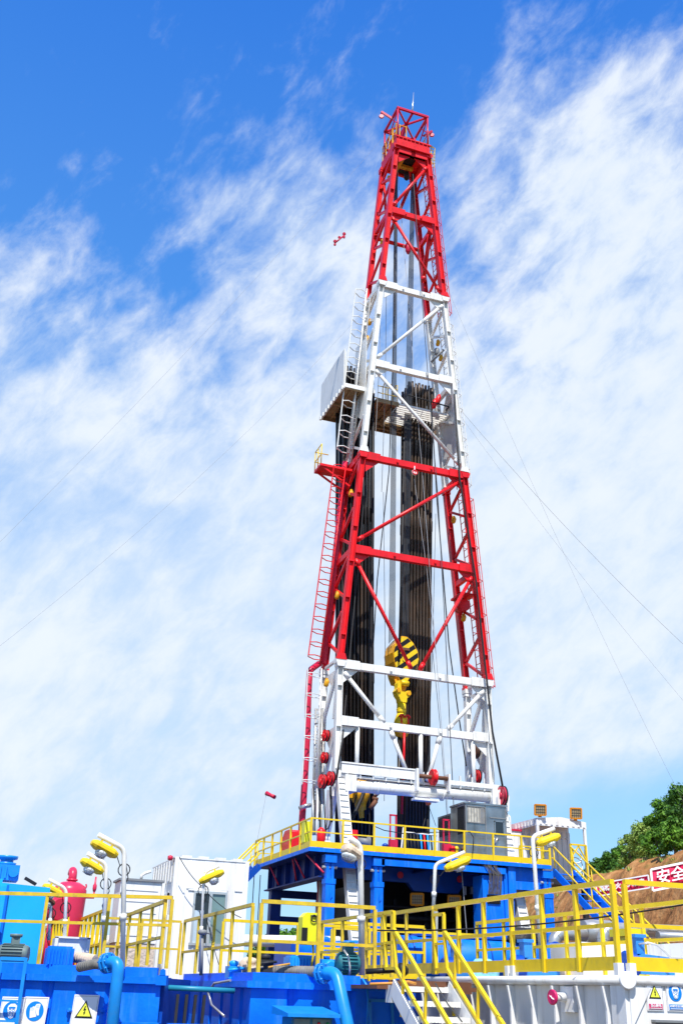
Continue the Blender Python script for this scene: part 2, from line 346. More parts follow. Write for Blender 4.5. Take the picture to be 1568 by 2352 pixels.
def crown_mesh(seed, h, w, n, ls, tall=False):
    rg = random.Random(seed); b = MB()
    cl = []
    for i in range(30 if not tall else 22):
        z = rg.uniform(.22, 1.0); rad = w*(math.sin(min(1., z*1.02)*math.pi*.93+.12))**.6*rg.uniform(.25, .95)
        a = rg.uniform(0, 6.283); cl.append((Vector((math.cos(a)*rad, math.sin(a)*rad, z*h)), rg.uniform(.12, .27)*h*.60))
    for i in range(n):
        c, r = rg.choice(cl); d = Vector((rg.gauss(0,1), rg.gauss(0,1), rg.gauss(0,.8))).normalized()*r*rg.uniform(.55, 1.05)
        p = c+d; nrm = (d.normalized()+Vector((rg.uniform(-.7,.7), rg.uniform(-.7,.7), rg.uniform(-.2,.9)))).normalized()
        a = nrm.orthogonal().normalized(); bb = nrm.cross(a); s = ls*rg.uniform(.6, 1.3); th = rg.uniform(0, 6.28); ca, sa = math.cos(th), math.sin(th); a, bb = a*ca+bb*sa, bb*ca-a*sa
        b.add([p-a*s, p+bb*s*.55, p+a*s, p-bb*s*.55], [(0,1,2,3)])
    return b
def trunk_mesh(seed, h, w):
    rg = random.Random(seed); b = MB(); b.tube([(0,0,-.6),(.05,0,h*.3),(-.05,.08,h*.6),(.05,0,h*.9)], [w,w*.8,w*.5,w*.15], 6)
    for i in range(7):
        z = h*rg.uniform(.25, .75); a = rg.uniform(0, 6.28); l = h*rg.uniform(.2, .34)
        b.tube([(0,0,z),(math.cos(a)*l*.6, math.sin(a)*l*.6, z+l*.4),(math.cos(a)*l, math.sin(a)*l, z+l*.9)], [w*.4, w*.25, w*.06], 5)
    return b
def tree(loc, h, w, kind, seed, label, group, name='tree', n=2600, ls=.16):
    r = T(name, label, 'tree', loc, 0, group)
    crown_mesh(seed, h, w, n, ls, kind == 2).build('crown', LEAF[kind], r, world=False)
    trunk_mesh(seed+50, h, .05+h*.012).build('trunk', BARK, r, world=False)
    return r
def hilltop(vx, t):
    # a point on the hill at bearing of image column vx with cross distance t
    d = at(vx, 1960, 'Y', 1.0)
    k = t/(d.x*.963-d.y*.269)
    return Vector((d.x*k, d.y*k, hill_z(d.x*k, d.y*k)))
tspec = [ # column, t, height, half-width, kind, words
 (1580, 33.5, 5.2, 2.2, 0, 'tall dark green tree cut by the right edge of the picture'),
 (1553, 34.5, 5.1, 2.0, 0, 'dense dark tree, tallest crown of the hilltop row at right'),
 (1527, 33.5, 4.6, 1.9, 1, 'fresh green leafy tree left of the tallest dark crown on the hill'),
 (1548, 31.8, 2.7, 1.5, 1, 'low bright bush in front of the tallest trees on the dirt edge'),
 (1500, 34.0, 4.2, 1.8, 0, 'dark round tree right of the pale saplings on the hill crest'),
 (1478, 33.0, 3.7, 1.3, 2, 'pale yellow green sapling beside the dark round tree'),
 (1462, 34.0, 3.5, 1.2, 2, 'thin pale sapling with light bark in the middle of the crest'),
 (1447, 33.0, 3.0, 1.2, 2, 'leftmost pale sapling where the crest drops to the dark trees'),
 (1432, 34.5, 2.7, 1.4, 1, 'mid green tree at the left end of the pale saplings'),
 (1415, 35.0, 3.0, 1.7, 0, 'dark low tree next to the notch in the treeline'),
 (1398, 35.5, 3.0, 1.8, 0, 'dark shrubby tree above the far end of the dirt slope'),
 (1380, 36.0, 3.0, 1.8, 0, 'small dark tree right of the white porch post'),
 (1362, 36.0, 2.9, 1.8, 0, 'dark tree seen just right of the yellow stair rail'),
 (1346, 37.0, 2.8, 1.8, 1, 'green tree glimpsed behind the porch of the white container'),
 (1512, 31.5, 2.2, 1.3, 1, 'bushy green sapling at the lip of the dirt slope below the dark trees'),
]
for i, (vx, t, h, w, k, lab) in enumerate(tspec):
    p = hilltop(vx, t); tree(p, h, w, k, 100+i*3, lab, 'trees on top of the dirt hill', n=2700, ls=.12 if k == 2 else .14)
for i, (vx, D, h) in enumerate(((610, 95, 7.2), (632, 105, 8.8), (655, 100, 8.0), (676, 108, 9.6), (700, 98, 8.2), (900, 110, 10.5), (940, 100, 9), (1190, 90, 9.5), (1215, 95, 8.5))):
    p = at(vx, 2190, 'Y', D); tree((p.x, p.y, GZ), h*.78, 3.4, i % 2, 300+i*3, ['leftmost','second','third','fourth','fifth','sixth','seventh','eighth','last'][i]+' from the left of the far green trees glimpsed under the blue deck', 'trees far behind the rig substructure', n=2600, ls=.28)
# scrub bushes on the slope
for i, (vx, t, s, lab) in enumerate(((1492, 25.3, 1.5, 'small dark shrub on the dirt slope between the two red banners'), (1290, 24, 1.8, 'scrubby bush behind the blue stairs at the foot of the dirt slope'), (1208, 23.5, 3.4, 'large green bush in the gap beside the right white slanted ladder leg'), (1418, 27.0, .9, 'pale grassy tuft on the dirt slope above the far banner'))):
    p = hilltop(vx, t); r = T('shrub', lab, 'shrub', p)
    crown_mesh(500+i, s, s*.55, 500, .10).build('crown', LEAF[2 if i == 3 else 1], r, world=False)
    trunk_mesh(560+i, s*.8, .04).build('trunk', BARK, r, world=False)

sb = MB(); rg = random.Random(77)
for _ in range(420):
    sx_ = rg.uniform(45, 135); tx_ = rg.choice((rg.gauss(30.5, .9), rg.gauss(29.0, 2.5), rg.gauss(24.5, .6)))
    if noise.noise(Vector((sx_*.22, tx_*.5, 4.0))) < .0 and tx_ < 29.5: continue
    x_, y_ = tx_*.963+sx_*.269, -tx_*.269+sx_*.963; z_ = hill_z(x_, y_); hh = rg.uniform(.12, .42)
    for k in range(16):
        a = rg.uniform(0, 6.28); d = Vector((math.cos(a), math.sin(a), 0)); o_ = Vector((x_, y_, z_))+d*rg.uniform(0, .3); w_ = Vector((-d.y, d.x, 0))*.035
        sb.add([o_-w_, o_+w_, o_+d*.18+Zv*hh*rg.uniform(.5, 1.2)], [(0, 1, 2)])
tag(sb.build('scrub', LEAF[2]), 'sparse pale green weeds scattered over the dirt slope', 'weeds', kind='stuff')
# ---- banners on the slope
def banner(label, c, u, v, w, h, txt, csize, tx=0):
    r = T('banner', label, 'banner', c)
    n = 14; vs = []; nr = u.cross(v).normalized()
    for j in range(3):
        for i in range(n+1):
            vs.append(c+u*((i/n-.5)*w)+v*((j/2-.5)*h)+nr*(.04*math.sin(i*1.7+j)))
    fs = [(j*(n+1)+i, j*(n+1)+i+1, (j+1)*(n+1)+i+1, (j+1)*(n+1)+i) for j in range(2) for i in range(n)]
    b = MB(); b.add(vs, fs); back = [x-nr*.02 for x in vs]; b.add(back, fs); b.build('cloth', BANR, r)
    e = MB()
    for a, d in (((-.5,-.5),(.5,-.5)),((-.5,.5),(.5,.5)),((-.5,-.5),(-.5,.5)),((.5,-.5),(.5,.5))):
        e.bar(c+u*a[0]*w+v*a[1]*h+nr*.05, c+u*d[0]*w+v*d[1]*h+nr*.05, .10*h, .05, up=nr)
    e.build('border', SIGNW, r)
    text_mesh('lettering', txt, csize, c+u*tx+nr*.12, u, v, SIGNW, r, depth=.03, sx=1.0, bold=.012)
    return r
bn_a = at(1370, 2045, 'Y', 62.0); bn_b = at(1490, 2025, 'Y', 58.5)
u = (bn_b-bn_a).normalized(); v = Vector((.14, -.05, 1)); v = (v-u*v.dot(u)).normalized()
banner('long narrow red banner with white characters low on the dirt slope', (bn_a+bn_b)/2, u, v, (bn_b-bn_a).length, .78, '森林防火 人人有责', (bn_b-bn_a).length/9.6)
bn_c = at(1496, 2022, 'Y', 50.0); bn_d = at(1650, 1990, 'Y', 48.0)
u = (bn_d-bn_c).normalized(); v = Vector((.30, -.06, 1)); v = (v-u*v.dot(u)*.6).normalized()
banner('larger red banner with big white characters running out of the picture at right', (bn_c+bn_d)/2, u, v, (bn_d-bn_c).length, 1.12, '安全是', .80, -.40)

# ================================================================== mast
YN, YF = 40.0, 42.0          # near and far leg planes
def xl(z): return 14.46+max(0., z-12.97)*.0808
def xr(z): return 21.55-max(0., z-12.97)*.0891
LV = [43.3, 38.53, 33.6, 28.47, 23.3, 18.26, 12.97, 10.37, 7.3]
mast = T('drilling_mast', 'tall red and white banded steel drilling mast standing over the blue substructure', 'drilling mast', (18, 41, 4.84))
def leg_piece(z0, z1, side, y, m, sec):
    f = xl if side < 0 else xr
    b = MB(); p = (f(z0), y, z0); q_ = (f(z1), y, z1)
    b.ibar(p, q_, .28, .26, .03, up=(1,0,0)); 
    for zz in (z0+.12, z1-.12):
        b.bar((f(zz), y, zz-.06), (f(zz), y, zz+.06), .34, .32, up=(0,1,0))
    z = z0+1.2
    while z < z1-.6:
        b.bar((f(z), y-.0, z-.03), (f(z), y-.0, z+.03), .20, .26, up=(0,1,0)); z += 1.75
    if y == YN:
        b.prism([(-.24,-.13),(.24,-.13),(.16,.14),(-.16,.14)], (f(z0+.16), y-.178, z0+.16), X, Zv, .03); b.prism([(-.16,-.14),(.16,-.14),(.24,.12),(-.24,.12)], (f(z1-.06), y-.190, z1-.06), X, Zv, .03)
    b.build('leg', m, sec)
def cross(z, y, m, sec, h=.31, name='cross_beam', d=.22):
    b = MB(); b.bar((xl(z)+.2, y, z), (xr(z)-.2, y, z), d, h)
    for xx, s in ((xl(z), 1), (xr(z), -1)):
        b.prism([(0,-.20),(.75,-.19),(.75,.19),(0,.20)], (xx+.12 if s > 0 else xx-.87, y-.16, z), X, Zv, .025)
        b.add([(xx+s*.17, y+.02, z-.2), (xx+s*.85, y+.02, z-.2), (xx+s*.17, y+.02, z-.8), (xx+s*.17, y-.03, z-.2), (xx+s*.85, y-.03, z-.2), (xx+s*.17, y-.03, z-.8)], [(0,1,2),(5,4,3),(0,3,4,1),(1,4,5,2),(2,5,3,0)])
    for k in (.33, .66):
        x = xl(z)*(1-k)+xr(z)*k; b.box(x-.05, x+.05, y-.17, y-.13, z-.06, z+.06)
    b.build(name, m, sec)
def brace(p, q_, m, sec, r=.085, name='diagonal_brace', n=10):
    b = MB(); b.tube([p, q_], r, n); d = (Vector(q_)-Vector(p)).normalized()
    b.tube([Vector(p)+d*.02, Vector(p)+d*.35], r*1.25, n); b.tube([Vector(q_)-d*.35, Vector(q_)-d*.02], r*1.25, n)
    b.build(name, m, sec)
def side_truss(z0, z1, side, m, sec, n=2):
    f = xl if side < 0 else xr; h = (z1-z0)/n
    for k in range(n):
        a, c = z0+k*h, z0+(k+1)*h; mid = (a+c)/2
        b = MB(); b.bar((f(mid), YN+.17, c-.35), (f(mid), YF-.17, mid), .12, .12); b.build('side_brace', m, sec)
        b = MB(); b.bar((f(mid), YF-.17, mid), (f(mid), YN+.17, a+.3), .12, .12); b.build('side_brace', m, sec)
    b = MB(); b.bar((f(z1), YN+.15, z1-.05), (f(z1), YF-.15, z1-.05), .18, .26); b.build('side_beam', m, sec)
def ladder(name, p0, p1, wdir, out, m, parent, w=.42, cage=True, step=.36, rr=.018, hr=.36, rail_r=.024, hoopstep=.9, arms=None):
    p0, p1 = Vector(p0), Vector(p1); wd = Vector(wdir).normalized()*w/2; ov = Vector(out).normalized(); d = p1-p0; n = int(d.length/step)
    b = MB(); b.tube([p0-wd, p1-wd], rail_r, 6); b.tube([p0+wd, p1+wd], rail_r, 6)
    for i in range(n+1):
        c = p0+d*(i+.5)/(n+1); b.tube([c-wd, c+wd], rr, 5)
    o = b.build(name, m, parent)
    if cage:
        c = MB(); k = int(d.length/hoopstep)
        for i in range(k+1):
            q_ = p0+d*(i+.3)/(k+.6)
            c.tube([q_-wd, q_-wd*1.3+ov*hr, q_-wd*.5+ov*hr*1.9, q_+wd*.5+ov*hr*1.9, q_+wd*1.3+ov*hr, q_+wd], rr, 5)
        for s in (-1, 1): c.tube([p0+d*.02+wd*s*.5+ov*hr*1.9, p1-d*.02+wd*s*.5+ov*hr*1.9], rr, 5)
        c.build('safety_cage', m, o if o.parent is not None and o.parent.parent is None else parent)
    return o
secs = []
def base_sec(name, z, m, lab):
    b = MB()
    for f in (xl, xr):
        b.box(f(z)-.192, f(z)+.192, YN-.172, YN+.205, z-.105, z+.097); b.box(f(z)-.18, f(z)+.18, YF-.18, YF+.18, z-.10, z+.10)
        b.bar((f(z), YN, z+.16), (f(z), YF, z+.16), .12, .10)
    zz = z-.16 if z < 43 else z-.3
    b.bar((xl(z), YN, zz), (xr(z), YN, zz), .20, .27)
    o = b.build(name, m, mast); o['label'] = lab; return o
for (z0, z1, m, lab, lv) in ((33.6, 43.3, RED, 'topmost red band of the mast', 38.53), (23.3, 33.6, WHITE, 'upper white band of the mast', 28.47), (12.97, 23.3, RED, 'long red band in the middle of the mast', 18.26), (7.2, 12.97, WHITE, 'white band at the foot of the mast', 10.37)):
    s = base_sec('mast_section', z1-.02, m, lab); secs.append(s)
    for sd_ in (-1, 1):
        for y in (YN, YF):
            if y == YN or z0 > 8: leg_piece(z0, z1-.08, sd_, y, m, s)
            else: leg_piece(z0, z1-.08, sd_, y, m, s)
        for a, c in ((z0, lv), (lv, z1)):
            if z0 > 8: side_truss(a, c, sd_, m, s)
    cross(lv, YN, m, s); 
    if z0 < 43: cross(z1-.15 if z1 < 43 else z1-.3, YN, m, s)
S1, S2, S3, S4 = secs
C = 18.0
y = YN-.02
brace((xr(42.3)-.15, y, 42.4), (xl(38.9)+.2, y, 38.95), RED, S1); brace((xl(38.1)+.2, y, 38.1), (xr(33.9)-.2, y, 33.95), RED, S1)
brace((xr(33.1)-.15, y, 33.1), (xl(28.9)+.2, y, 28.85), WHITE, S2); brace((xl(28)+.2, y, 28.1), (xr(23.6)-.2, y, 23.75), WHITE, S2)
brace((xr(22.8)-.15, y, 22.9), (xl(18.7)+.2, y, 18.75), RED, S3); brace((xl(17.9)+.2, y, 17.8), (C-.2, y, 13.05), RED, S3); brace((xr(17.9)-.2, y, 17.9), (C+.22, y, 13.05), RED, S3)
for s_, f in ((-1, xl), (1, xr)):
    x0 = f(12)-s_*.2; brace((x0, y, 12.5), (C+s_*1.45 if s_ < 0 else C+1.5, y, 10.5), WHITE, S4, .09); 
    xa = C+s_*1.15
    brace((xa+s_*0, y, 10.2), (C+s_*.28 if s_ < 0 else C+.55, y, 8.25), WHITE, S4, .09)
for x in (15.35, 18.25, 20.75):
    b = MB(); b.tube([(x, YN, 10.2), (x, YN, 8.1)], .095, 10); b.build('vertical_post', WHITE, S4)
# far face members of the upper band
b = MB(); b.tube([(xl(38.4), YF, 38.2), (xr(38.4), YF, 38.2)], .11, 8); b.build('rear_beam', RED, S1)
brace((C-.75, YF, 38.3), (xr(42)-.3, YF, 42.8), RED, S1, .10, 'rear_brace'); brace((C-.75, YF, 38.3), (xl(42)+.2, YF, 42.6), RED, S1, .08, 'rear_brace')
brace((xr(38.6)-.1, YF-1.6, 38.5), (xr(36)-.05, YF, 36.0), RED, S1, .12, 'rear_brace')
for (z0, z1, m, s) in ((7.3, 12.7, WHITE, S4),):     # closed side plates of the lowest band with lightening holes
    for f, sg in ((xl, -1), (xr, 1)):
        for za, zb in ((7.3, 10.2), (10.6, 12.7)):
            b = MB(); b.prism([(0,0),(.55,0),(.35,(zb-za)*.55),(1.55,zb-za),(0,zb-za)], (f(10), YN+.18, za), Y, Zv, .05); b.build('side_plate', WHITE, s)
            b = MB(); b.bar((f(10), YF-.1, za+.1), (f(10), YN+.25, zb-.1), .22, .10, up=(1,0,0)); b.build('side_brace', WHITE, s)
# wide white cover plates where the racking level meets the legs
b = MB(); b.prism([(0,0),(1.55,1.2),(1.55,5.2),(0,4.9)], (xl(27)-.12, YN+.2, 25.2), Y, Zv, -.03); b.build('cover_plate', WHITE, S2)
b = MB(); b.prism([(.1,.0),(1.6,.3),(1.7,2.9),(.8,4.6),(.1,4.1)], (xr(27)+.1, YN+.15, 24.6), Y, Zv, .03); b.build('cover_plate', WHITE, S2)
# slanted A-frame legs and the tube across
for f, sg in ((14.42, -1), (21.50, 1)):
    b = MB(); p = Vector((f, 39.42, 8.2)); q_ = Vector((f, 36.15, GZ))
    for o in (-.19, .19): b.bar(p+X*o, q_+X*o, .30, .03, up=(1,0,0))
    b.bar(p+Vector((0,-.08,.0)), q_+Vector((0,-.08,0)), .37, .04, up=(0,-1,.3))
    rb = b; d = q_-p
    for i in range(40):
        c = p+d*(i+1.2)/42; rb.bar(c-X*.18+Vector((0,-.13,0)), c+X*.18+Vector((0,-.13,0)), .05, .035)
    leg = b.build('raising_leg', WHITE, mast)
    b = MB(); b.bar((f, 39.6, 8.2), (f, YN+1.2, 4.9), .42, .12, up=(1,0,0)); b.bar((f, 40.6, 7.6), (f, 42.4, GZ), .40, .12, up=(1,0,0)); b.bar((f-.1, 41.4, 4.5), (f-.1, 39.2, GZ), .30, .12, up=(1,0,0)); b.bar((f-.1, 40.0, 4.5), (f-.1, 41.6, GZ), .26, .12, up=(1,0,0)); b.build('rear_raising_leg', WHITE, mast)
b = MB(); b.tube([(14.95, 39.35, 7.62), (21.15, 39.35, 7.72)], .235, 20); 
for x in (14.9, 16.0, 17.7, 18.9, 21.1): b.tube([(x-.02, 39.35, 7.63), (x+.05, 39.35, 7.63)], .262, 20)
b.box(14.5, 14.98, 39.0, 39.7, 7.35, 8.0); b.box(21.1, 21.75, 39.0, 39.6, 7.15, 8.05); tubeo = b.build('cross_tube', WHITE, mast)
b = MB(); b.box(14.35, 21.2, 39.15, 39.55, 7.93, 8.01); 
for i in range(12): b.box(14.6+i*.56, 14.64+i*.56, 39.1, 39.2, 7.9, 8.42)
b.box(14.35, 17.6, 39.08, 39.12, 8.06, 8.42); b.box(18.9, 21.5, 39.08, 39.12, 8.02, 8.20); b.box(14.35, 17.6, 39.05, 39.16, 8.44, 8.50); b.build('walk_channel', WHITE, mast)
b = MB(); b.box(17.55, 17.65, 38.85, 39.3, 7.6, 8.5); b.box(19.0, 19.08, 38.85, 39.3, 7.7, 8.4); b.box(17.5, 18.6, 38.95, 39.3, 7.25, 7.34); b.build('roller_bracket', WHITE, mast)
b = MB(); b.tube([(17.65, 38.98, 8.22), (19.0, 38.98, 8.22)], .085, 10); rl = b.build('roller_shaft', BROWN, mast)
b = MB(); b.lathe([(.30,-.10),(.34,-.06),(.20,-.02),(.20,.02),(.34,.06),(.30,.10)], (18.35, 38.98, 8.22), (1,0,.0), 20); b.build('roller_sheave', RED, mast)
# outer housing of the right pulley
b = MB(); b.prism([(0,0),(.5,-.05),(.55,.55),(.35,.85),(.1,.8),(0,.5)], (21.2, 38.75, 7.15), X, Zv, -.5); b.build('pulley_housing', WHITE, mast)
def pulley(c, ax, r, m=RED, rim=BLACK, par=mast, w=.16):
    b = MB(); b.lathe([(r*.96,-w/2),(r,-w/2),(r*.84,0),(r,w/2),(r*.96,w/2)], c, ax, 24)
    o = b.build('pulley', rim, par)
    h = MB(); c = Vector(c); ax = Vector(ax).normalized()
    h.lathe([(r*.90,-w*.62),(r*.90,-w*.52),(r*.90,w*.52),(r*.90,w*.62)], c, ax, 24); h.lathe([(r*.30,-w),(r*.36,-w*.7),(r*.36,w*.7),(r*.30,w)], c, ax, 14)
    for k in range(5):
        a = ax.orthogonal().normalized(); bb = ax.cross(a); dd = a*math.cos(k*1.2566)+bb*math.sin(k*1.2566); h.bar(c+dd*r*.3, c+dd*r*.85, r*.16, w*1.45, up=ax)
    h.build('hub', m, o); return o
pax = (-1, -.12, 0)
p = az_(21, 400, 1215, 'Y', 39.2); pulley(p, pax, .30)
p = az_(21, 525, 1170, 'Y', 38.9); pulley(p, pax, .30)
p = az_(21, 450, 490, 'Y', 40.9); pulley(p, pax, .26)
p = az_(21, 430, 840, 'Y', 40.9); pulley(p, pax, .25)
p = az_(4, 1425, 1065, 'Y', 38.8); pulley(p, (1,-.05,0), .42, DRED)
p = az_(4, 1255, 940, 'Y', 40.6); pulley(p, pax, .34)
p = az_(4, 1250, 775, 'Y', 40.9); pulley(p, pax, .3, BROWN)

# ladders
for (z0, z1, m, s) in ((33.5, 44.3, RED, S1), (23.2, 33.2, WHITE, S2), (12.9, 22.9, RED, S3)):
    ladder('ladder', (xr(z0)+.38, YN+1.3, z0), (xr(z1)+.38, YN+1.3, z1), (0,1,0), (1,0,0), m, s, cage=True)
pt = az_(2, 540, 120, 'Y', 40.9); pb = az_(2, 385, 1540, 'Y', 40.9)
ladder('ladder', pb, pt, (.25,1,0), (-1,-.25,0), WHITE, S2, w=.5, hr=.36, rail_r=.038, rr=.026, hoopstep=.85)
pt = az_(3, 400, 150, 'Y', 41); pb = az_(3, 215, 1590, 'Y', 41)
ladder('ladder', pb, pt, (.25,1,0), (-1,-.25,0), RED, S3, w=.5, hr=.34, rail_r=.03, rr=.024, hoopstep=.6)
pt = az_(4, 240, 240, 'Y', 40.9); pb = az_(4, 205, 1020, 'Y', 40.9)
ladder('ladder', pb, pt, (.25,1,0), (-1,-.25,0), WHITE, S4, w=.5, hr=.36, rail_r=.03, rr=.02, hoopstep=.85)
# red rest platform with a yellow rail on the left
p = az_(3, 240, 235, 'Y', 41.4)
b = MB(); x0, z0 = 13.55, 22.9
b.box(x0, xl(23)-.1, 41.0, 41.95, z0-.12, z0); b.bar((x0+.1, 41.1, z0-.1), (xl(22)-.1, 41.1, z0-.9), .08); b.bar((x0+.1, 41.8, z0-.1), (xl(22)-.1, 41.8, z0-.9), .08); rp = b.build('rest_platform', RED, mast)
b = MB()
for yy in (41.02, 41.5, 41.95): b.tube([(x0+.03, yy, z0), (x0+.03, yy, z0+1.05)], .025, 6)
for zz in (.5, 1.05): b.tube([(x0+.03, 41.02, z0+zz), (x0+.03, 41.95, z0+zz)], .025, 6); b.tube([(x0+.03, 41.95, z0+zz), (x0+.7, 41.95, z0+zz)], .025, 6)
b.build('guard_rail', YEL, rp)
# cable tray up the left side with standpipe
b = MB(); pa = az_(21, 290, 60, 'Y', 41.3); pb = az_(21, 240, 1830, 'Y', 41.3); b.tube([pb, pa], .05, 6); b.tube([pb+Vector((.3,0,0)), pa+Vector((.3,0,0))], .05, 6)
for i in range(26): c = pb+(pa-pb)*(i+.5)/26; b.bar(c-X*.05, c+X*.35+Zv*(.12 if i % 2 else -.05), .05)
b.tube([pb+Vector((.15,-.05,0)), pa+Vector((.15,-.05,0))], .07, 8); b.build('cable_tray', GALV, mast)
b = MB(); pa = Vector((xl(33)-.28, YN+1.0, 33.2)); pb = Vector((xl(23)-.28, YN+1.0, 23.3))
for o in (-.12, .12): b.tube([pb+X*o, pa+X*o], .045, 6)
for i in range(40): c = pb+(pa-pb)*(i+.5)/40; b.bar(c-X*.14, c+X*.14+Zv*.1, .035)
b.build('cable_tray', GALV, mast)
b = MB(); b.tube([az_(3, 205, 1600, 'Y', 41.8), az_(3, 150, 1640, 'Y', 41.6), az_(4, 165, 250, 'Y', 41.5), az_(4, 155, 420, 'Y', 41.5), az_(4, 150, 650, 'Y', 41.5), az_(4, 130, 1000, 'Y', 41.5), az_(4, 115, 1220, 'Y', 41.5), az_(4,110,1330,'Y',41.5)], .14, 12)
b.tube([az_(3, 400, 120, 'Y', 41.8), az_(3, 240, 1600, 'Y', 41.8)], .15, 10); b.build('standpipe', DRED, mast)
b = MB(); b.tube([az_(21, 30, 1640, 'Y', 41.2), az_(21, 140, 1600, 'Y', 41.2), az_(21, 210, 1590, 'Y', 41.2)], .09, 8); b.build('pipe_elbow', GALV, mast)
# small yellow lights along the mast
def mast_light(p):
    b = MB(); p = Vector(p); b.lathe([(.07,-.16),(.11,-.10),(.11,.08),(.06,.16)], p, (.2,-.2,1), 10); b.box(p.x-.05, p.x+.05, p.y-.05, p.y+.12, p.z-.05, p.z+.22)
    b.build('work_light', YELO, mast)
for k, x_, y_, yy in ((1,410,985,41.2),(1,340,1650,41.2),(2,570,385,41.2),(2,548,530,41.2),(3,440,350,41.2),(3,340,1100,41.2),(4,275,325,41),(2,1160,565,41.3),(2,1185,695,41.3),(3,1195,545,41.3),(3,1268,1265,41.3)):
    mast_light(az_(k, x_, y_, 'Y', yy))
for i_, (k, x_, y_) in enumerate(((2,1130,1085),(2,1162,1050))):
    p = az_(k, x_, y_, 'Y', 40.9); b = MB(); b.lathe([(.04,-.34),(.13,-.26),(.13,.12),(.05,.3)], p, (.25,0,1), 8); b.build('hook_block', RED, mast)
b = MB(); p = az_(2, 1150, 640, 'Y', 41.1); b.tube([az_(2, 1100, 730, 'Y', 41.2), az_(2, 1210, 620, 'Y', 40.6)], .06, 8); b.lathe([(.1,-.2),(.14,-.15),(.14,.15),(.1,.2)], p, (0,0,1), 10); b.build('winch_arm', GREY, mast)
p = az_(3, 907, 195, 'Y', 39.8); b = MB(); b.disc(p, (0,-1,.1), .15, .05); b.tube([p+Zv*.12, p+Zv*.35], .03, 5); b.build('round_tag', SIGNW, mast); b = MB(); b.torus(p+Vector((0,-.04,0)), (0,-1,.1), .12, .03); b.bar(p+Vector((0,-.05,-.08)), p+Vector((0,-.05,.08)), .03); b.build('tag_mark', RED, mast)
b = MB(); c = Vector((xr(17.0)-.30, 41.0, 17.2)); b.box(c.x-.35, c.x+.35, c.y-.6, c.y+.5, c.z-.05, c.z+.05); b.lathe([(.30,-.3),(.30,.3)], c+Vector((.1,.2,-.35)), (0,1,0), 12); b.build('sheave_box', RED, mast)

# crown
crown = T('crown_block', 'red crown block platform with railing and lifting frame on top of the mast', 'crown block', (17.85, 40.9, 43.3))
x0, x1, y0, y1 = 16.82, 18.86, 39.75, 42.0
b = MB(); b.box(x0, x1, y0, y0+.15, 43.2, 43.85); b.box(x0, x1, y1-.15, y1, 43.2, 43.85); b.box(x0, x0+.15, y0+.15, y1-.15, 43.2, 43.8); b.box(x1-.15, x1, y0+.15, y1-.15, 43.2, 43.8)
b.box(x0-.06, x1+.06, y0-.06, y0-.001, 43.80, 43.88); b.box(x0-.06, x1+.06, y0-.06, y0-.001, 43.17, 43.24)
b.box(x0+.15, 17.35, y0+.15, y1-.15, 43.25, 43.3); b.box(18.35, x1-.15, y0+.15, y1-.15, 43.25, 43.3)
for i in range(8): b.box(x0+.1+i*.25, x0+.14+i*.25, y0-.05, y0-.002, 43.25, 43.79)
b.box(16.9, 18.78, y0+.5, y0+.62, 43.3, 43.7); b.box(16.9, 18.78, y1-.62, y1-.5, 43.3, 43.7)
b.build('platform_frame', RED, crown)
b = MB(); b.box(17.45, 17.62, 40.0, 41.6, 43.0, 43.22); b.box(17.3, 18.4, 41.0, 41.2, 43.02, 43.2); b.build('underside_bracket', YELD, crown); b = MB(); b.box(x0+.16, x1-.16, y0+.16, y1-.16, 43.32, 43.36); b.build('floor_plate', DARK, crown)
b = MB(); zt = 46.1
for xx in (16.92, 18.78):
    for yy in (39.82, 41.75): b.tube([(xx, yy, 43.8), (xx, yy, zt)], .055, 6)
for a, c in (((16.86,39.82),(18.84,39.82)),((16.86,41.75),(18.84,41.75)),((16.92,39.82),(16.92,41.75)),((18.78,39.82),(18.78,41.75))): b.bar((*a, zt), (*c, zt), .12, .14)
b.bar((16.92,39.82,zt-.02),(18.78,41.75,zt-.02),.09,.10); b.bar((18.78,39.82,zt-.03),(16.92,41.75,zt-.03),.09,.10); b.bar((17.85,39.82,zt-.01),(17.85,41.75,zt-.01),.12,.12)
for xx, s in ((16.92, 1), (18.78, -1)): b.bar((xx, 39.84, zt-.1), (xx, 41.7, 44.6), .06, .06); b.bar((xx, 40.7, zt-.05), (xx, 39.84, 44.9), .06, .06)
b.bar((16.95,41.75,44.6),(18.75,41.75,zt),.07,.07); b.bar((18.75,41.75,44.6),(16.95,41.75,44.65),.07,.07)
b.bar((17.5,41.7,43.9),(17.85,40.8,zt-.06),.14,.16); b.bar((18.3,41.0,43.9),(18.75,41.5,zt-.06),.10,.10)
b.build('lifting_frame', DRED, crown)
b = MB()
for xx in (16.86, 18.86):
    for k in range(5): yy = 39.9+k*.5; b.bar((xx, yy, 43.85), (xx, yy, 44.95), .04, .06)
    for zz in (44.4, 44.95): b.bar((xx, 39.9, zz), (xx, 41.9, zz), .035, .035)
for xx in (17.1, 17.5): b.bar((xx, 39.95, 43.9), (xx, 39.95, 45.0), .05, .05)
b.bar((16.9,39.95,44.95),(17.5,39.95,44.95),.035); b.bar((16.86,40.4,43.9),(16.86,40.4,45.0),.10,.04)
b.bar((16.86,41.9,44.95),(18.86,41.9,44.95),.035); b.build('guard_rail', YELO, crown)
for i in range(4):
    c = (17.45+i*.05, 40.9, 44.25); 
b = MB(); b.lathe([(.62,-.30),(.62,.30)], (17.35, 40.9, 44.25), (1,.1,0), 24); o = b.build('sheave_guard', RED, crown)
b = MB()
for i in range(5): b.lathe([(.60,-.03),(.50,0),(.60,.03)], (17.8+i*.09, 40.9, 44.2), (1,0,0), 24)
b.build('sheaves', BLACK, crown)
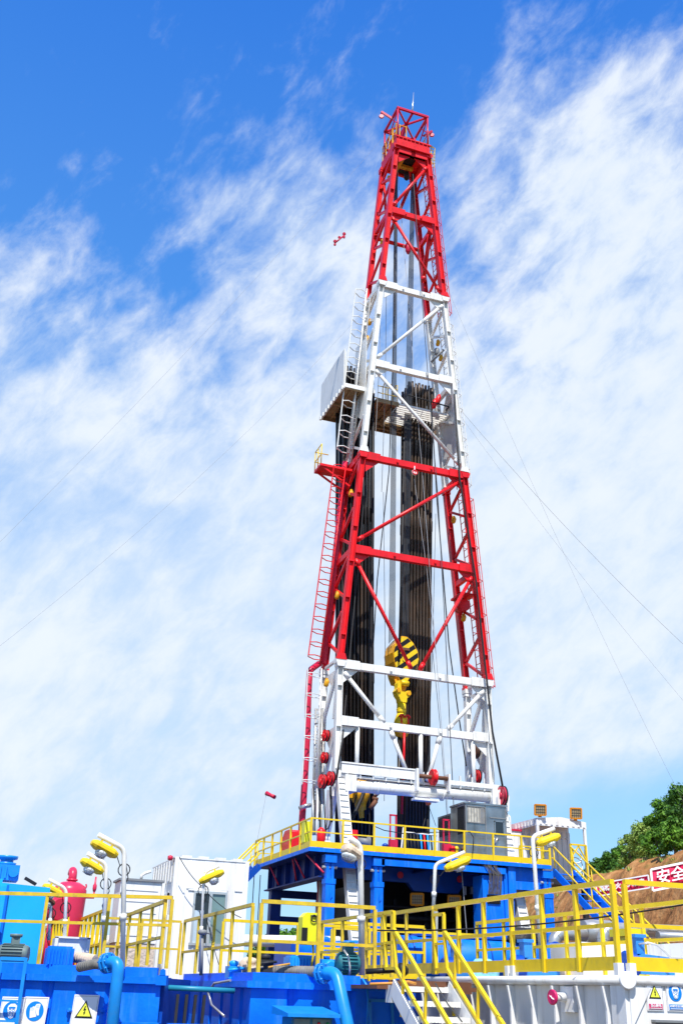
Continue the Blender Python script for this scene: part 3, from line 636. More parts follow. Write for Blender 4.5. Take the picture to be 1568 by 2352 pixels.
b = MB(); b.lathe([(.25,-.12),(.29,0),(.25,.12)], (18.35, 40.3, 44.2), (.4,1,0), 16); b.bar((18.3,40.4,43.8),(18.5,40.4,44.6),.08,.08); b.build('deflector_sheave', BLACK, crown)
def davit(p, q_, drop):
    b = MB(); b.bar(p, q_, .10, .12); b.tube([q_, q_+Vector((0,0,-.15))], .05, 6); b.build('davit_arm', DRED, crown)
    c = Vector(q_)+Vector((0,0,-drop)); b = MB(); b.lathe([(.13,-.05),(.16,0),(.13,.05)], c, (.3,1,0), 12); b.bar(c+Zv*.1, Vector(q_)+Zv*-.05, .05, .08); b.build('davit_pulley', DRED, crown)
davit(Vector((16.9, 40.6, 46.0)), az_(1, 335, 290, 'Y', 40.9), .36)
davit(Vector((18.8, 40.4, 45.2)), az_(1, 855, 490, 'Y', 40.6), .30)
b = MB(); p = az_(1, 655, 285, 'Y', 40.6); q_ = az_(1, 668, 85, 'Y', 40.6); b.tube([p, p+(q_-p)*.3, q_], [.05,.035,.008], 6); b.build('lightning_rod', ALU, crown)
b = MB(); b.tube([az_(1,850,640,'Y',41),az_(1,890,670,'Y',41),az_(1,850,870,'Y',41)], .02, 5)
for i in range(6): b.tube([az_(1,825,650+i*32,'Y',41),az_(1,890,668+i*32,'Y',41)], .02, 5); b.tube([az_(1,825,650+i*32,'Y',41.6),az_(1,890,668+i*32,'Y',41)], .02, 5)
b.tube([az_(1,852,640,'Y',41),az_(1,850,860,'Y',41)], .03, 5); b.tube([az_(1,890,668,'Y',41),az_(1,880,870,'Y',41)], .02, 5)
b.build('access_cage', YELD, crown)
b = MB(); c = az_(1, 595, 950, 'Y', 41.2); b.lathe([(.06,-.35),(.16,-.22),(.16,.12),(.08,.3)], c, (0,0,1), 10); b.build('hanging_block', BLACK, crown)
b = MB(); c = az_(1, 610, 1700, 'Y', 41.6); b.lathe([(.05,-.45),(.15,-.25),(.15,.2),(.05,.42)], c, (0,0,1), 10); tag(b.build('hanging_block', DRED), 'dark red tackle block hanging on thin wires inside the top red band', 'tackle block')

# ------------------------------------------------------------------ racking board
board = T('racking_board', 'white racking board platform with windwalls and finger beams high inside the mast', 'platform', (17.5, 42, 27))
zb = 27.0
def plat(x0, x1, y0, y1, nm):
    b = MB(); b.box(x0, x1, y0, y1, zb+.10, zb+.16)
    for k in range(int((x1-x0)/.45)+1): x = min(x0+k*.45, x1-.07); b.box(x, x+.06, y0+.03, y1-.03, zb, zb+.10)
    for yy in (y0, (y0+y1)/2, y1-.08): b.box(x0, x1, yy, yy+.08, zb-.08, zb+.098)
    return b.build(nm, TAN, board)
plat(14.37, 15.75, 40.34, 43.7, 'walkway'); plat(15.75, 20.6, 42.95, 43.7, 'walkway'); plat(16.35, 17.55, 40.9, 42.93, 'monkey_deck')
b = MB()
for i in range(11): b.bar((17.6, 41.0+i*.185, zb+.12), (20.3, 41.0+i*.185, zb+.12), .055, .10)
b.box(20.3, 20.5, 40.8, 43.0, zb, zb+.25); b.build('finger_beam', WHITE, board)
b = MB(); b.prism([(0,0),(3.42,-.0),(3.42,2.1),(1.4,2.25),(0,2.25)], (14.37, 40.34, zb-.05), Y, Zv, -.04)
for k in range(5): b.box(14.42, 14.47, 40.4+k*.8, 40.46+k*.8, zb+.17, zb+2.1)
b.build('windwall', WHITE, board)
b = MB(); b.box(14.37, 18.2, 43.72, 43.76, zb+.0, zb+1.35); b.build('windwall', WHITE, board)
b = MB()
for k in range(9): b.box(14.28, 14.385, 40.4+k*.4, 40.52+k*.4, zb-.12, zb+.08)
b.box(14.38, 16.0, 40.30, 40.36, zb-.02, zb+.2); b.box(14.335, 14.40, 40.30, 43.7, zb-.10, zb-.04); b.build('edge_beam', WHITE, board)
b = MB()
for x in (16.9, 17.2, 17.5):
    b.tube([(x, 41.0, zb+.15), (x, 41.0, zb+1.2), (x, 41.25, zb+1.35), (x, 41.5, zb+1.2), (x, 41.5, zb+.15)], .025, 6)
for zz in (.5, .9): b.tube([(16.4, 40.95, zb+zz), (17.5, 40.95, zb+zz)], .022, 6)
b.bar((16.5,41.0,zb+.2),(16.5,42.2,zb+1.0),.05,.05); b.build('guard_rail', YELD, board)
b = MB(); b.tube([(18.0, 40.8, zb+.65), (20.3, 40.8, zb+.5)], .035, 6); b.tube([(20.3, 40.8, zb+.5), (20.35, 43.2, zb+.5)], .035, 6); b.build('hoop_rail', BLACK, board)

# ------------------------------------------------------------------ drill pipe stands
def pipe_proto(L_, m, r=.066):
    pr = [(r, 0)]
    for k in (1, 2):
        z = L_*k/3; pr += [(r, z-.35), (r*1.28, z-.28), (r*1.28, z+.22), (r, z+.30)]
    pr += [(r, L_-.75), (r*1.3, L_-.68), (r*1.3, L_-.25), (r*1.05, L_-.2), (r*1.05, L_)]
    b = MB(); b.lathe(pr, (0,0,0), (0,0,1), 10)
    return b.build('drill_pipe', m)
protos = {}
def rack(nx, ny, bx, by, tx, ty, L_, lab, group, jit=.010, zb0=4.95):
    for i in range(nx):
        for j in range(ny):
            k = (round(L_, 1), (i*3+j*7) % 5 == 0)
            if k not in protos: o = protos[k] = pipe_proto(L_, PIPE if k[1] or group.startswith('right') else PIPE2)
            else: o = protos[k].copy(); COL.objects.link(o)
            x = bx[0]+(bx[1]-bx[0])*(i+.5*(j % 2)*.6)/(nx-1); yy = by[0]+(by[1]-by[0])*j/(ny-1)
            x2 = tx[0]+(tx[1]-tx[0])*(i+.5*(j % 2)*.6)/(nx-1)+random.uniform(-jit, jit); y2 = ty[0]+(ty[1]-ty[0])*j/(ny-1)+random.uniform(-jit, jit)
            d = Vector((x2-x, y2-yy, L_)).normalized()
            o.location = (x, yy, zb0+random.uniform(0, .25)); o.rotation_mode = 'QUATERNION'; o.rotation_quaternion = d.to_track_quat('Z', 'Y')
            tag(o, lab, 'drill pipe', group)
rack(8, 5, (18.50, 19.50), (42.05, 42.85), (18.62, 19.95), (42.05, 42.9), 24.2, 'drill pipe standing in the right hand rack behind the yellow travelling block', 'right rack of drill pipe')
protos.clear()
rack(9, 6, (15.62, 16.95), (42.05, 43.0), (14.95, 16.55), (42.1, 43.3), 24.4, 'dark drill pipe standing in the left hand rack behind the left mast leg', 'left rack of drill pipe')

# ------------------------------------------------------------------ ropes and hoses
def rope(pts, r, lab, m=ROPE, group=None, cat='wire rope', name='wire_rope', n=5):
    b = MB(); b.tube(pts, r, n); return tag(b.build(name, m), lab, cat, group)
pa, pb = az_(3, 705, 1560, 'Y', 41.55), az_(3, 755, 1480, 'Y', 41.55)
for i in range(6):
    t = i/5; x = 17.45+t*.30
    top = az_(1, 474+26*t, 940, 'Y', 41.3+.1*t); bot = at(893+13*t, 1478-14*t, 'Y', 41.45+.05*t)
    rope([bot, top], .017, 'steel drilling line in the left hand bundle from the crown to the yellow block', group='left bundle of drilling lines')
for i in range(7):
    t = i/6
    top = az_(1, 646+34*t, 900, 'Y', 41.5); bot = at(916+20*t, 1476+6*t, 'Y', 41.75)
    rope([bot, top], .017, 'steel drilling line in the right hand bundle passing before the pipe rack', group='right bundle of drilling lines')
def V2(x, y, Y_=41.2): return at(x, y, 'Y', Y_)
rope([az_(1, 465, 940, 'Y', 40.9), az_(1, 470, 2340, 'Y', 40.9), V2(893, 1080, 40.9), V2(866, 1330, 40.9), V2(852, 1560, 41), V2(848, 1930, 40.8)], .028, 'dark fast line running down left of the drilling lines to the floor', BLACK)
rope([V2(857, 900, 41.2), V2(856, 1200, 41.2), V2(850, 1600, 41.2), V2(846, 1870, 41.2)], .075, 'thick black hose hanging down the right side of the left pipe rack', BLACK, cat='hose', name='hose', n=8)
rope([V2(846, 880, 40.9), V2(842, 1010, 40.9), V2(838, 1120, 40.9), V2(800, 1540, 40.6), V2(786, 1700, 39.9), V2(772, 1790, 39.0)], .040, 'black cable crossing in front of the left pipe rack to the pulley', BLACK, cat='cable', name='cable', n=6)
rope([V2(948, 400, 39.6), V2(965, 640, 39.6), V2(985, 900, 39.6), V2(1005, 1140, 39.6), V2(1022, 1450, 39.6), V2(1040, 1830, 39.2), V2(1048, 1975, 38.2)], .020, 'long thin line from the crown down to the grey driller cabin')
rope([V2(1043, 905, 39.7), V2(1055, 1100, 39.7), V2(1092, 1330, 39.6), V2(1130, 1680, 39.4), V2(1155, 1815, 38.9)], .045, 'black cable down the right leg to the outer pulley', BLACK, cat='cable', name='cable', n=6)
rope([V2(990, 930, 40.2), V2(1003, 1150, 40.2), V2(1030, 1480, 40.2), V2(1052, 1640, 40.2), V2(1070, 1760, 40.3)], .030, 'dark line curving down inside the right leg', BLACK)
for a, c, l in (((905, 300, 41), (1035, 1960, 39), 'pale thin wire inside the mast right of the travelling block'), ((874, 665, 40.5), (862, 1000, 40.5), 'pale wire just right of the upper left white leg'), ((887, 640, 40.6), (876, 1130, 40.6), 'thin wire hanging beside the left drilling lines'), ((880, 1130, 40.6), (882, 1840, 40.6), 'wavy thin wire hanging left of the travelling block'), ((1000, 1180, 40.4), (978, 1850, 40.4), 'tugger line hanging to the orange hook block'), ((951, 1100, 40.0), (1000, 1500, 40.0), 'pale line below the round tag crossing the right pipe rack'), ((985, 1420, 40.2), (1028, 1900, 39.8), 'thin wire between right pipe rack and right leg')):
    rope([V2(*a), V2((a[0]+c[0])/2+3, (a[1]+c[1])/2, (a[2]+c[2])/2), V2(*c)], .013, l, ROPEL if 'pale' in l else ROPE)
rope([V2(928, 1010, 40.9), V2(922, 1300, 40.9), V2(916, 1520, 41.0)], .06, 'dark rotary hose at the left edge of the right pipe rack', BLACK, cat='hose', name='hose', n=8)
# guy lines
def guy(p, q_, s, lab, r=.0045): rope(sag(p, q_, s, 14), r, lab, ROPEL, cat='guy line', name='guy_line')
g1 = at(885, 310, 'Y', 41); g2 = at(-140, 1385, 'Y', 34.0)
guy(g1, g2, .5, 'guy line from the crown slanting down to the left past the red twin fitting')
guy(at(848, 700, 'Y', 41), at(-150, 1600, 'Y', 36), 1.0, 'lower faint guy line from the mast to the left')
guy(at(1022, 650, 'Y', 40.5), at(1572, 1850, 'Y', 44), .8, 'steep guy line from the upper right leg down to the hill', .005)
guy(at(1060, 945, 'Y', 40.5), at(1700, 1600, 'Y', 40), .6, 'upper of two guy lines leaving the racking level to the right', .008)
guy(at(1060, 960, 'Y', 40.5), at(1760, 1830, 'Y', 42), .6, 'lower of two guy lines leaving the racking level to the right')
c = at(779, 549, 'Y', 38); c2 = g1.lerp(g2, .2)
b = MB(); rt = VR
p = at(769, 558, 'Y', 38); q_ = at(790, 541, 'Y', 38); b.tube([p, q_], .04, 8)
for e_, s in ((p, -1), (q_, 1)): b.lathe([(.07,-.06),(.09,0),(.07,.06)], e_+Zv*.10, (.3,1,.2), 10); b.lathe([(.06,-.05),(.06,.05)], e_-Zv*.10, (.3,1,.2), 8)
b.lathe([(.06,-.05),(.08,0),(.06,.05)], c+Zv*.10, (.3,1,.2), 10)
tag(b.build('line_fitting', DRED), 'red twin roller fitting riding on the guy line left of the mast', 'cable fitting')

# ------------------------------------------------------------------ travelling block and hook
tb = T('travelling_block', 'yellow travelling block with black stripes hanging over its yellow hook', 'travelling block', (18, 41.6, 13.9))
bc = az_(18, 590, 645, 'Y', 41.35); fu = Vector((.99, .10, 0)).normalized(); fn = Vector((.10, -.99, 0)).normalized()
def blk(x, y): # image crop 18 to local frame
    p = az_(18, x, y, 'Y', 41.45); d = p-bc; return (d.dot(fu)/1.0, d.z)
poly = [(-.18,1.42),(.20,1.42),(.62,1.12),(.95,.62),(1.02,.12),(.86,-.45),(.42,-1.05),(.20,-1.42),(-.30,-1.42),(-.48,-1.05),(-.72,-.25),(-.80,.30),(-.66,.85)]
poly = [(x*.74, y*.76) for x, y in poly]
b = MB(); th = .85
b.prism(poly, bc+fn*.0, fu, Zv, .0001)
b = MB(); b.prism(poly, bc, fu, Zv, -th if fu.cross(Zv).dot(fn) > 0 else th); b.build('housing', YELO, tb)
# striped cheek plate
def clip(poly_, a, lo, hi):
    def cut(pl, f):
        out = []
        for i in range(len(pl)):
            p, q2_ = pl[i], pl[(i+1) % len(pl)]; fp, fq = f(p), f(q2_)
            if fp >= 0: out.append(p)
            if fp*fq < 0: t = fp/(fp-fq); out.append((p[0]+(q2_[0]-p[0])*t, p[1]+(q2_[1]-p[1])*t))
        return out
    d = lambda p: p[0]*math.sin(a)*-1+p[1]*math.cos(a)
    r = cut(poly_, lambda p: d(p)-lo); 
    return cut(r, lambda p: hi-d(p)) if len(r) > 2 else []
sgn = 1 if fu.cross(Zv).dot(fn) > 0 else -1
cheek = MB()
pol2 = [(x*.95, y*.95) for x, y in poly]
for k in range(-6, 7):
    pl = clip(pol2, R(38), k*.2-.1, k*.2+.1)
    if len(pl) > 2: cheek.prism(pl, bc+fn*.004, fu, Zv, .03*sgn, mi=(k+1) % 2)
cheek.build('striped_cheek', [SIGNK, YEL], tb)
b = MB(); b.disc(bc+fn*.05, fn, .15, .06); b.build('axle_cap', YEL, tb); b = MB(); b.box(bc.x-.2, bc.x+.22, bc.y-.08, bc.y-.035, bc.z+.40, bc.z+.52); b.build('brown_plate', BROWN, tb)
b = MB()
for i in range(5): b.disc(bc-fn*(.15+i*.13)+Zv*.2-fu*.02, fn, .50, .04, 28)
b.build('sheaves', BLACK, tb)
hz = bc.z
hook = T('drilling_hook', 'yellow drilling hook and swivel hanging under the striped travelling block', 'hook', (bc.x, bc.y, hz-3))
cx, cy = bc.x, bc.y-.0
def hz_(y): return az_(18, 520, y, 'Y', 41.45).z
cxx = az_(18, 510, 1500, 'Y', 41.45).x
ctr = Vector((cxx, cy, 0)); zz = lambda y: hz_(y)
b = MB(); b.lathe([(.10, zz(2250)), (.26, zz(2215)), (.35, zz(2140)), (.37, zz(2060)), (.33, zz(2000))], ctr, Zv, 20); b.build('swivel_bowl', YELO, hook)
b = MB(); b.lathe([(.34, zz(1995)), (.31, zz(1900)), (.22, zz(1790)), (.20, zz(1770))], ctr, Zv, 20); b.build('hook_body', YEL, hook)
b = MB(); b.lathe([(.20, zz(1765)), (.215, zz(1700)), (.205, zz(1690)), (.205, zz(1545))], ctr, Zv, 18); b.torus((cxx, cy, zz(1680)), Zv, .21, .012); b.torus((cxx, cy, zz(1545)), Zv, .21, .018); b.build('hook_barrel', YEL, hook)
def hy(x, y): return ((x-510)/6.53*.742424*.0190, zz(y))
b = MB(); b.prism([hy(425,1535),hy(590,1535),hy(600,1440),hy(640,1430),hy(690,1370),hy(680,1290),hy(600,1300),hy(570,1330),hy(470,1330),hy(450,1180),hy(410,1110),hy(375,1180),hy(372,1270),hy(330,1340),hy(360,1420),hy(415,1480)], (cxx, cy+.16, 0), fu, Zv, .32*sgn); b.build('hook_yoke', YEL, hook)
for p_ in ((400, 1320), (650, 1350)):
    x_, z_ = hy(*p_); b = MB(); b.lathe([(.10,-.03),(.12,0),(.10,.03)], Vector((cxx, cy-.19, z_))+fu*x_, fn, 12); b.build('link_ear', YELO, hook)
b = MB(); x_, z_ = hy(560, 1150); b.lathe([(.12,-.20),(.12,.20)], Vector((cxx, cy-.10, z_))+fu*x_, fu, 14); b.build('block_bail', YEL, hook)
b = MB(); b.prism([hy(350,1070),hy(620,1080),hy(640,1200),hy(600,1300),hy(470,1310),hy(380,1140)], (cxx, cy+.35, 0), fu, Zv, .25*sgn); b.build('bail_shackle', YELO, hook)
b = MB()
for s in (-.16, .12): b.tube(arc(Vector((cxx+.05+s, cy-.32, hz_(1870))), fu, Zv, .12, 0, 180, 6), .04, 6)
b.tube([(cxx+.02, cy-.30, hz_(2100)), (cxx+.0, cy-.30, hz_(2600)), (cxx-.05, cy-.2, 7.0)], .055, 8)
b.tube([(cxx-.13, cy-.30, hz_(1850)), (cxx-.13, cy-.34, hz_(2000))], .035, 6); b.tube([(cxx+.2, cy-.30, hz_(1850)), (cxx+.2, cy-.34, hz_(2000))], .035, 6); b.build('elevator_link', RED, hook)
b = MB(); b.tube([(cxx-.10, cy, hz_(2200)), (cxx-.1, cy, 5.0)], .085, 8); b.build('kelly_bar', PIPE2, hook)
# orange swivel resting in the left rack
sw = T('orange_swivel', 'orange rotary swivel leaning in front of the left pipe rack below the cross tube', 'swivel', tuple(az_(4, 520, 1200, 'Y', 41.0)))
ax = Vector((-.12, 0, 1)).normalized(); o = az_(4, 505, 1210, 'Y', 41.0)
b = MB(); b.lathe([(.10,0),(.12,.3),(.22,.34),(.24,.55),(.27,.6),(.42,.85),(.44,1.05),(.34,1.12),(.34,1.5),(.16,1.6)], o, ax, 18); b.build('swivel_body', YELO, sw)
b = MB(); b.tube([az_(4, 560, 1150, 'Y', 40.8), az_(4, 600, 1095, 'Y', 40.7)], .10, 8); b.tube([az_(4, 575, 1080, 'Y', 40.8), az_(4, 612, 1090, 'Y', 40.7)], .09, 8); b.tube([az_(4, 585, 1075, 'Y', 40.8), az_(4, 640, 1020, 'Y', 40.6)], .07, 8); b.build('gooseneck', BROWN, sw)
b = MB(); b.box(o.x-.62, o.x-.2, o.y-.2, o.y+.2, o.z+.75, o.z+1.3); b.build('side_lug', YELO, sw)
rope([az_(4, 530, 1000, 'Y', 40.6), az_(4, 500, 1090, 'Y', 40.5), az_(4, 450, 1200, 'Y', 40.3), az_(4, 430, 1260, 'Y', 40.3)], .075, 'dark hose hanging in front of the orange swivel', BLACK, cat='hose', name='hose', n=8)
rope([az_(4, 490, 1010, 'Y', 40.7), az_(4, 470, 1060, 'Y', 40.7), az_(4, 455, 1120, 'Y', 40.7)], .03, 'short chain hanging left of the orange swivel', BLACK, cat='chain', name='chain')

# ================================================================== substructure and drill floor
DZ, DX0, DX1, DY0, DY1 = 4.84, 12.43, 22.5, 37.0, 44.4
sub = T('rig_substructure', 'deep blue steel substructure carrying the drill floor on wide posts', 'substructure', (17.5, 40.5, GZ))
b = MB(); b.box(DX0, DX1, DY0, DY1, DZ-.07, DZ); b.box(DX0-.004, DX1+.004, DY0-.012, DY0+.06, DZ-.14, DZ-.005); b.box(DX0-.012, DX0+.05, DY0+.062, DY1, DZ-.14, DZ-.005); b.build('deck_plate', BLUE, sub); b = MB(); b.box(DX0+.06, DX1-.06, DY0+.07, DY1-.06, DZ-.11, DZ-.075); b.build('underside_plate', BLUE_SHADED, sub)  # underside sheet takes the blue with shade mixed into its colour
b = MB(); b.box(15.3, 20.5, DY0+.05, DY0+.25, DZ-.45, DZ-.22); b.box(13.5, 15.0, DY0+.3, DY0+.42, DZ-.60, DZ-.1); b.box(20.7, 22.3, DY0+.3, DY0+.42, DZ-.95, DZ-.1); b.build('edge_girder', BLUE, sub)
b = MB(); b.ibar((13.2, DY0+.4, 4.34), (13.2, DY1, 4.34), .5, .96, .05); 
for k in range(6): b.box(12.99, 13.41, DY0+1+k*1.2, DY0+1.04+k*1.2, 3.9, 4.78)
b.build('side_girder', BLUE_SHADED, sub)
b = MB(); b.ibar((22.3, DY0+.4, 4.34), (22.3, DY1, 4.34), .5, .96, .05); b.build('side_girder', BLUE_SHADED, sub)
b = MB(); b.prism([(13.5,4.62),(21.9,4.62),(21.9,4.15),(19.9,4.12),(19.65,3.80),(17.7,3.80),(17.45,4.10),(13.5,4.10)], (0,39.5,0), X, Zv, -.25); b.build('cross_girder', BLUED, sub)  # shade of the deck is put into this darker blue
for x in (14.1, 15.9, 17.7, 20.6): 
    b = MB(); b.ibar((x, DY0+.3, 4.6), (x, DY1-.2, 4.6), .2, .30, .02); b.build('floor_joist', BLUE_SHADED, sub)
for i, x in enumerate((17.0, 19.6)):
    b = MB(); b.disc((x, 39.24, 4.33), (0,-1,0), .13, .02); b.build('red_marker', DRED, sub)
for x, y in ((13.3,37.25),(15.2,37.25),(22.38,37.25)):
    b = MB(); b.box(x-.18, x+.18, y-.18, y+.18, GZ, 3.78); b.box(x-.20, x+.20, y-.20, y+.20, 3.62, 3.80)
    b.box(x-.15, x-.04, y-.12, y+.12, 3.8, 4.35); b.box(x+.04, x+.15, y-.12, y+.12, 3.8, 4.35); b.box(x-.04, x+.04, y-.06, y+.06, 3.8, 4.62); b.box(x-.22, x+.22, y-.2, y+.2, 4.36, 4.64)
    b.prism([(-.03,-.1),(.05,0),(-.03,.1)], (x+.04, y-.2, 3.2), X, Zv, .02)
    b.box(x-.26, x+.26, y-.26, y+.26, 1.0, 1.06); o = b.build('post', BLUE, sub)
    p = MB(); p.tube([(x-.28, y-.05, 4.2), (x+.28, y-.05, 4.2)], .05, 8); p.build('hinge_pin', ALU, o)
for x, y in ((13.3,43.9),(22.3,43.9),(15.4,43.9),(20.2,43.9)):
    b = MB(); b.box(x-.22, x+.22, y-.2, y+.2, GZ, 3.86); b.box(x-.15, x+.15, y-.2, y+.2, 3.87, 4.7); b.build('rear_post', BLUE_SHADED, sub)
b = MB(); b.bar((13.3, 43.9, 2.75), (15.2, 43.9, 2.75), .2, .25); b.bar((13.3, 43.8, .1), (15.3, 43.8, 2.3), .22, .25); b.bar((13.5, 43.9, 3.75), (20, 43.9, 3.75), .2, .3); b.build('rear_bracing', BLUE_SHADED, sub)
for (p, q_) in ((az_(6,340,375,'Y',39.5), az_(6,465,515,'X',13.0)), (az_(6,395,370,'Y',39.2), az_(6,520,500,'X',13.0)), (az_(6,515,315,'Y',37.8), az_(6,650,465,'X',13.0)), (az_(6,270,445,'Y',42.5), az_(6,345,545,'X',13.0))):
    b = MB(); b.tube([(12.6, p.y, 4.66), (12.92, q_.y-.6, 3.95)], .035, 6); b.build('strut', DRED, sub)
b = MB(); b.tube([(14.35, 41.2, 4.7), (14.35, 41.2, GZ)], .12, 10); b.build('mud_pipe', DRED, sub)
# cabinet with cable bundle
cab = T('cable_cabinet', 'tall blue cable cabinet between the right hand posts with grey cables pouring into its top', 'cabinet', (20.0, 37.4, GZ))
b = MB(); b.box(19.55, 20.45, 37.2, 38.0, GZ, 4.32); b.box(19.53, 19.57, 37.17, 37.2, GZ, 4.3); b.box(19.55, 20.45, 37.185, 37.2, 2.72, 2.74); b.build('cabinet_body', BLUE, cab)
b = MB(); b.box(20.47, 20.60, 37.15, 37.6, GZ, 4.62); b.box(20.64, 20.95, 37.1, 37.45, 3.6, 4.72); b.box(20.60, 20.9, 37.2, 37.5, GZ, 3.6); b.build('cabinet_post', BLUE, cab)
b = MB(); b.box(19.72, 20.28, 37.15, 37.199, 3.30, 3.62)
for i in range(7): b.box(19.74+i*.08, 19.78+i*.08, 37.12, 37.15, 3.33, 3.45); b.box(19.74+i*.08, 19.78+i*.08, 37.12, 37.15, 3.49, 3.60)
b.build('socket_panel', BLACK, cab)
cabg = mat('grey_cable', (.13,.12,.11), .6, var=.25)
for i in range(20):
    x = 19.74+i*.029; b = MB(); xs = 19.4+i*.02+random.uniform(-.1,.2)
    b.tube([(xs, 37.3, 4.70), (lerp((xs,0,0),(x,0,0),.35)).x and (xs*.6+x*.4, 37.0, 4.66+random.uniform(-.05,.08)), (x+random.uniform(-.03,.03), 36.98, 4.35), (x+random.uniform(-.02,.02), 37.02, 4.0), (x, 37.12, 3.64)], .011, 5)
    tag(b.build('power_cable', cabg), 'grey power cable drooping into the top of the blue cable cabinet', 'cable', 'cables into the blue cabinet')
# drawworks, dark machinery and added light-blocking walls below the floor
dw = T('drawworks', 'dark machinery block and added dark walls filling the shade under the middle of the drill floor', 'drawworks', (17.5, 42, GZ))
b = MB(); b.box(15.9, 21.1, 41.8, 43.4, .9, 3.0); b.box(15.6, 17.35, 43.45, 43.5, GZ, 4.7); b.box(17.75, 21.9, 43.45, 43.5, GZ, 4.7); b.box(17.35, 17.75, 43.45, 43.5, GZ, 3.0); b.box(17.35, 17.75, 43.45, 43.5, 3.22, 4.7); b.box(16.2, 21.3, 41.4, 41.8, .5, 2.3); b.build('housing', DARK, dw)  # machinery boxes, plus a dark back wall added to blacken the interior
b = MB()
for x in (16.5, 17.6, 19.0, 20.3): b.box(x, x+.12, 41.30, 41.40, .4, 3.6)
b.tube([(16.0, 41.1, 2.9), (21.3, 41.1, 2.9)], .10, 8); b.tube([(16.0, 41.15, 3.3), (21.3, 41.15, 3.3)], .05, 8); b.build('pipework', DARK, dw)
b = MB(); b.lathe([(.9,-.5),(1.05,-.45),(.7,-.35),(.7,.35),(1.05,.45),(.9,.5)], (19.5, 40.6, 1.3), (1,0,0), 24); b.build('drum', BLUE_SHADED, dw)
b = MB(); b.box(15.65, 15.72, 38.4, 43.4, GZ, 4.0); b.build('added_dark_screen', DARK, dw); b = MB(); b.box(21.2, 21.28, 38.6, 43.4, GZ, 4.0); b.build('added_dark_screen', DARK, dw)  # dark screens added at both sides to keep light out
def floodlight(p, face, lab, s=.5, group=None, tilt=.25):
    p = Vector(p); r = T('floodlight', lab, 'floodlight', tuple(p), group=group); n = Vector(face).normalized(); u = Zv.cross(n).normalized(); v = n.cross(u)
    b = MB(); c = p
    f = [c+u*a*s*.5+v*e*s*.45 for a, e in ((-1,-1),(1,-1),(1,1),(-1,1))]; k = [x-n*s*.42 for x in [c+u*a*s*.38+v*e*s*.34 for a, e in ((-1,-1),(1,-1),(1,1),(-1,1))]]
    b.hexa(k+f)
    for a, e in (((-1,-1),(1,-1)),((1,-1),(1,1)),((1,1),(-1,1)),((-1,1),(-1,-1))): b.bar(c+u*a[0]*s*.48+v*a[1]*s*.43, c+u*e[0]*s*.48+v*e[1]*s*.43, s*.13, s*.14, up=n)
    b.bar(c-v*s*.45-n*s*.2, c-v*s*.62-n*s*.2, s*.3, s*.1); b.build('lamp_case', ORANGE, r)
    g = MB(); g.add([c+n*.012+u*a*s*.42+v*e*s*.37 for a, e in ((-1,-1),(1,-1),(1,1),(-1,1))], [(0,1,2,3)]); g.build('lens', mat('amber_lens', (.45,.36,.22), .2, spec=.8), r)
    g = MB()
    for i in range(5): g.bar(c+n*.05+u*s*(-.34+i*.17)+v*s*-.38, c+n*.05+u*s*(-.34+i*.17)+v*s*.38, .010)
    for i in range(3): g.bar(c+n*.05+v*s*(-.22+i*.22)+u*s*-.42, c+n*.05+v*s*(-.22+i*.22)+u*s*.42, .010)
    g.build('guard_grille', BLACK, r); return r
for (k, x, y_, lab) in ((17,155,570,'left orange floodlight hung in the dark below the drill floor'),(17,515,590,'middle orange floodlight hung below the drill floor beside the bright wire'),(7,118,690,'orange floodlight hung below the drill floor next to the blue cabinet')):
    if k == 17: floodlight(az_(k, x, y_, 'Y', 39.2), (-.4,-1,-.5), lab, .5)
rope([az_(17, 585, 270, 'Y', 37.6), az_(17, 645, 1010, 'Y', 37.6)], .018, 'bright tugger wire dropping from the small sheave under the deck edge', ROPEL)
b = MB(); p = az_(17, 590, 270, 'Y', 37.4); b.lathe([(.12,-.05),(.16,0),(.12,.05)], p, (.3,-1,0), 12); b.bar(p-X*.2, p+X*.2, .08, .08); tag(b.build('small_sheave', BROWN), 'small rusty sheave under the deck edge carrying the bright wire', 'sheave')

# ------------------------------------------------------------------ railings
def rail(name, lab, pts, posts, h=1.03, mids=(.55,), toe=.20, w=.05, m=YEL, tw=.06, sides=None, group=None, cat='railing', z0=0.0):
    # pts: polyline corners; posts: spacing or list of fractions per segment
    r = T(name, lab, cat, tuple(pts[0]), group=group)
    top = MB(); mid = MB(); tb_ = MB()
    for i in range(len(pts)-1):
        p, q_ = Vector(pts[i]), Vector(pts[i+1]); d = q_-p
        top.bar(p+Zv*h, q_+Zv*h, tw, tw)
        for mm in mids: mid.bar(p+Zv*mm, q_+Zv*mm, tw*.8, tw*.8)
        if toe:
            nn = Vector((d.y, -d.x, 0)).normalized(); tb_.bar(p+Zv*(toe/2+.01), q_+Zv*(toe/2+.01), .015, toe-.01)
        n = max(1, round(Vector((d.x,d.y,0)).length/posts))
        for k in range(n+1):
            if i > 0 and k == 0: continue
            c = p+d*(k/n); pb_ = MB(); pb_.bar(c+Zv*z0, c+Zv*(h-tw*.45), w, w); pb_.build('post', m, r)
    top.build('top_rail', m, r); mid.build('mid_rail', m, r)
    if toe: tb_.build('toe_board', m, r)
    return r
rail('deck_railing', 'yellow railing with toe board along the front and left edges of the drill floor', [(DX0+.04, DY1, DZ), (DX0+.04, DY0+.04, DZ), (DX1-.02, DY0+.04, DZ)], 1.26, h=1.03, toe=.22, w=.07, tw=.055)
rail('deck_railing', 'yellow railing at the far left end of the drill floor beyond the red locker', [(DX0+.04, DY1, DZ), (DX0+2.4, DY1, DZ)], .8, h=1.03, toe=.0, w=.05, tw=.05)
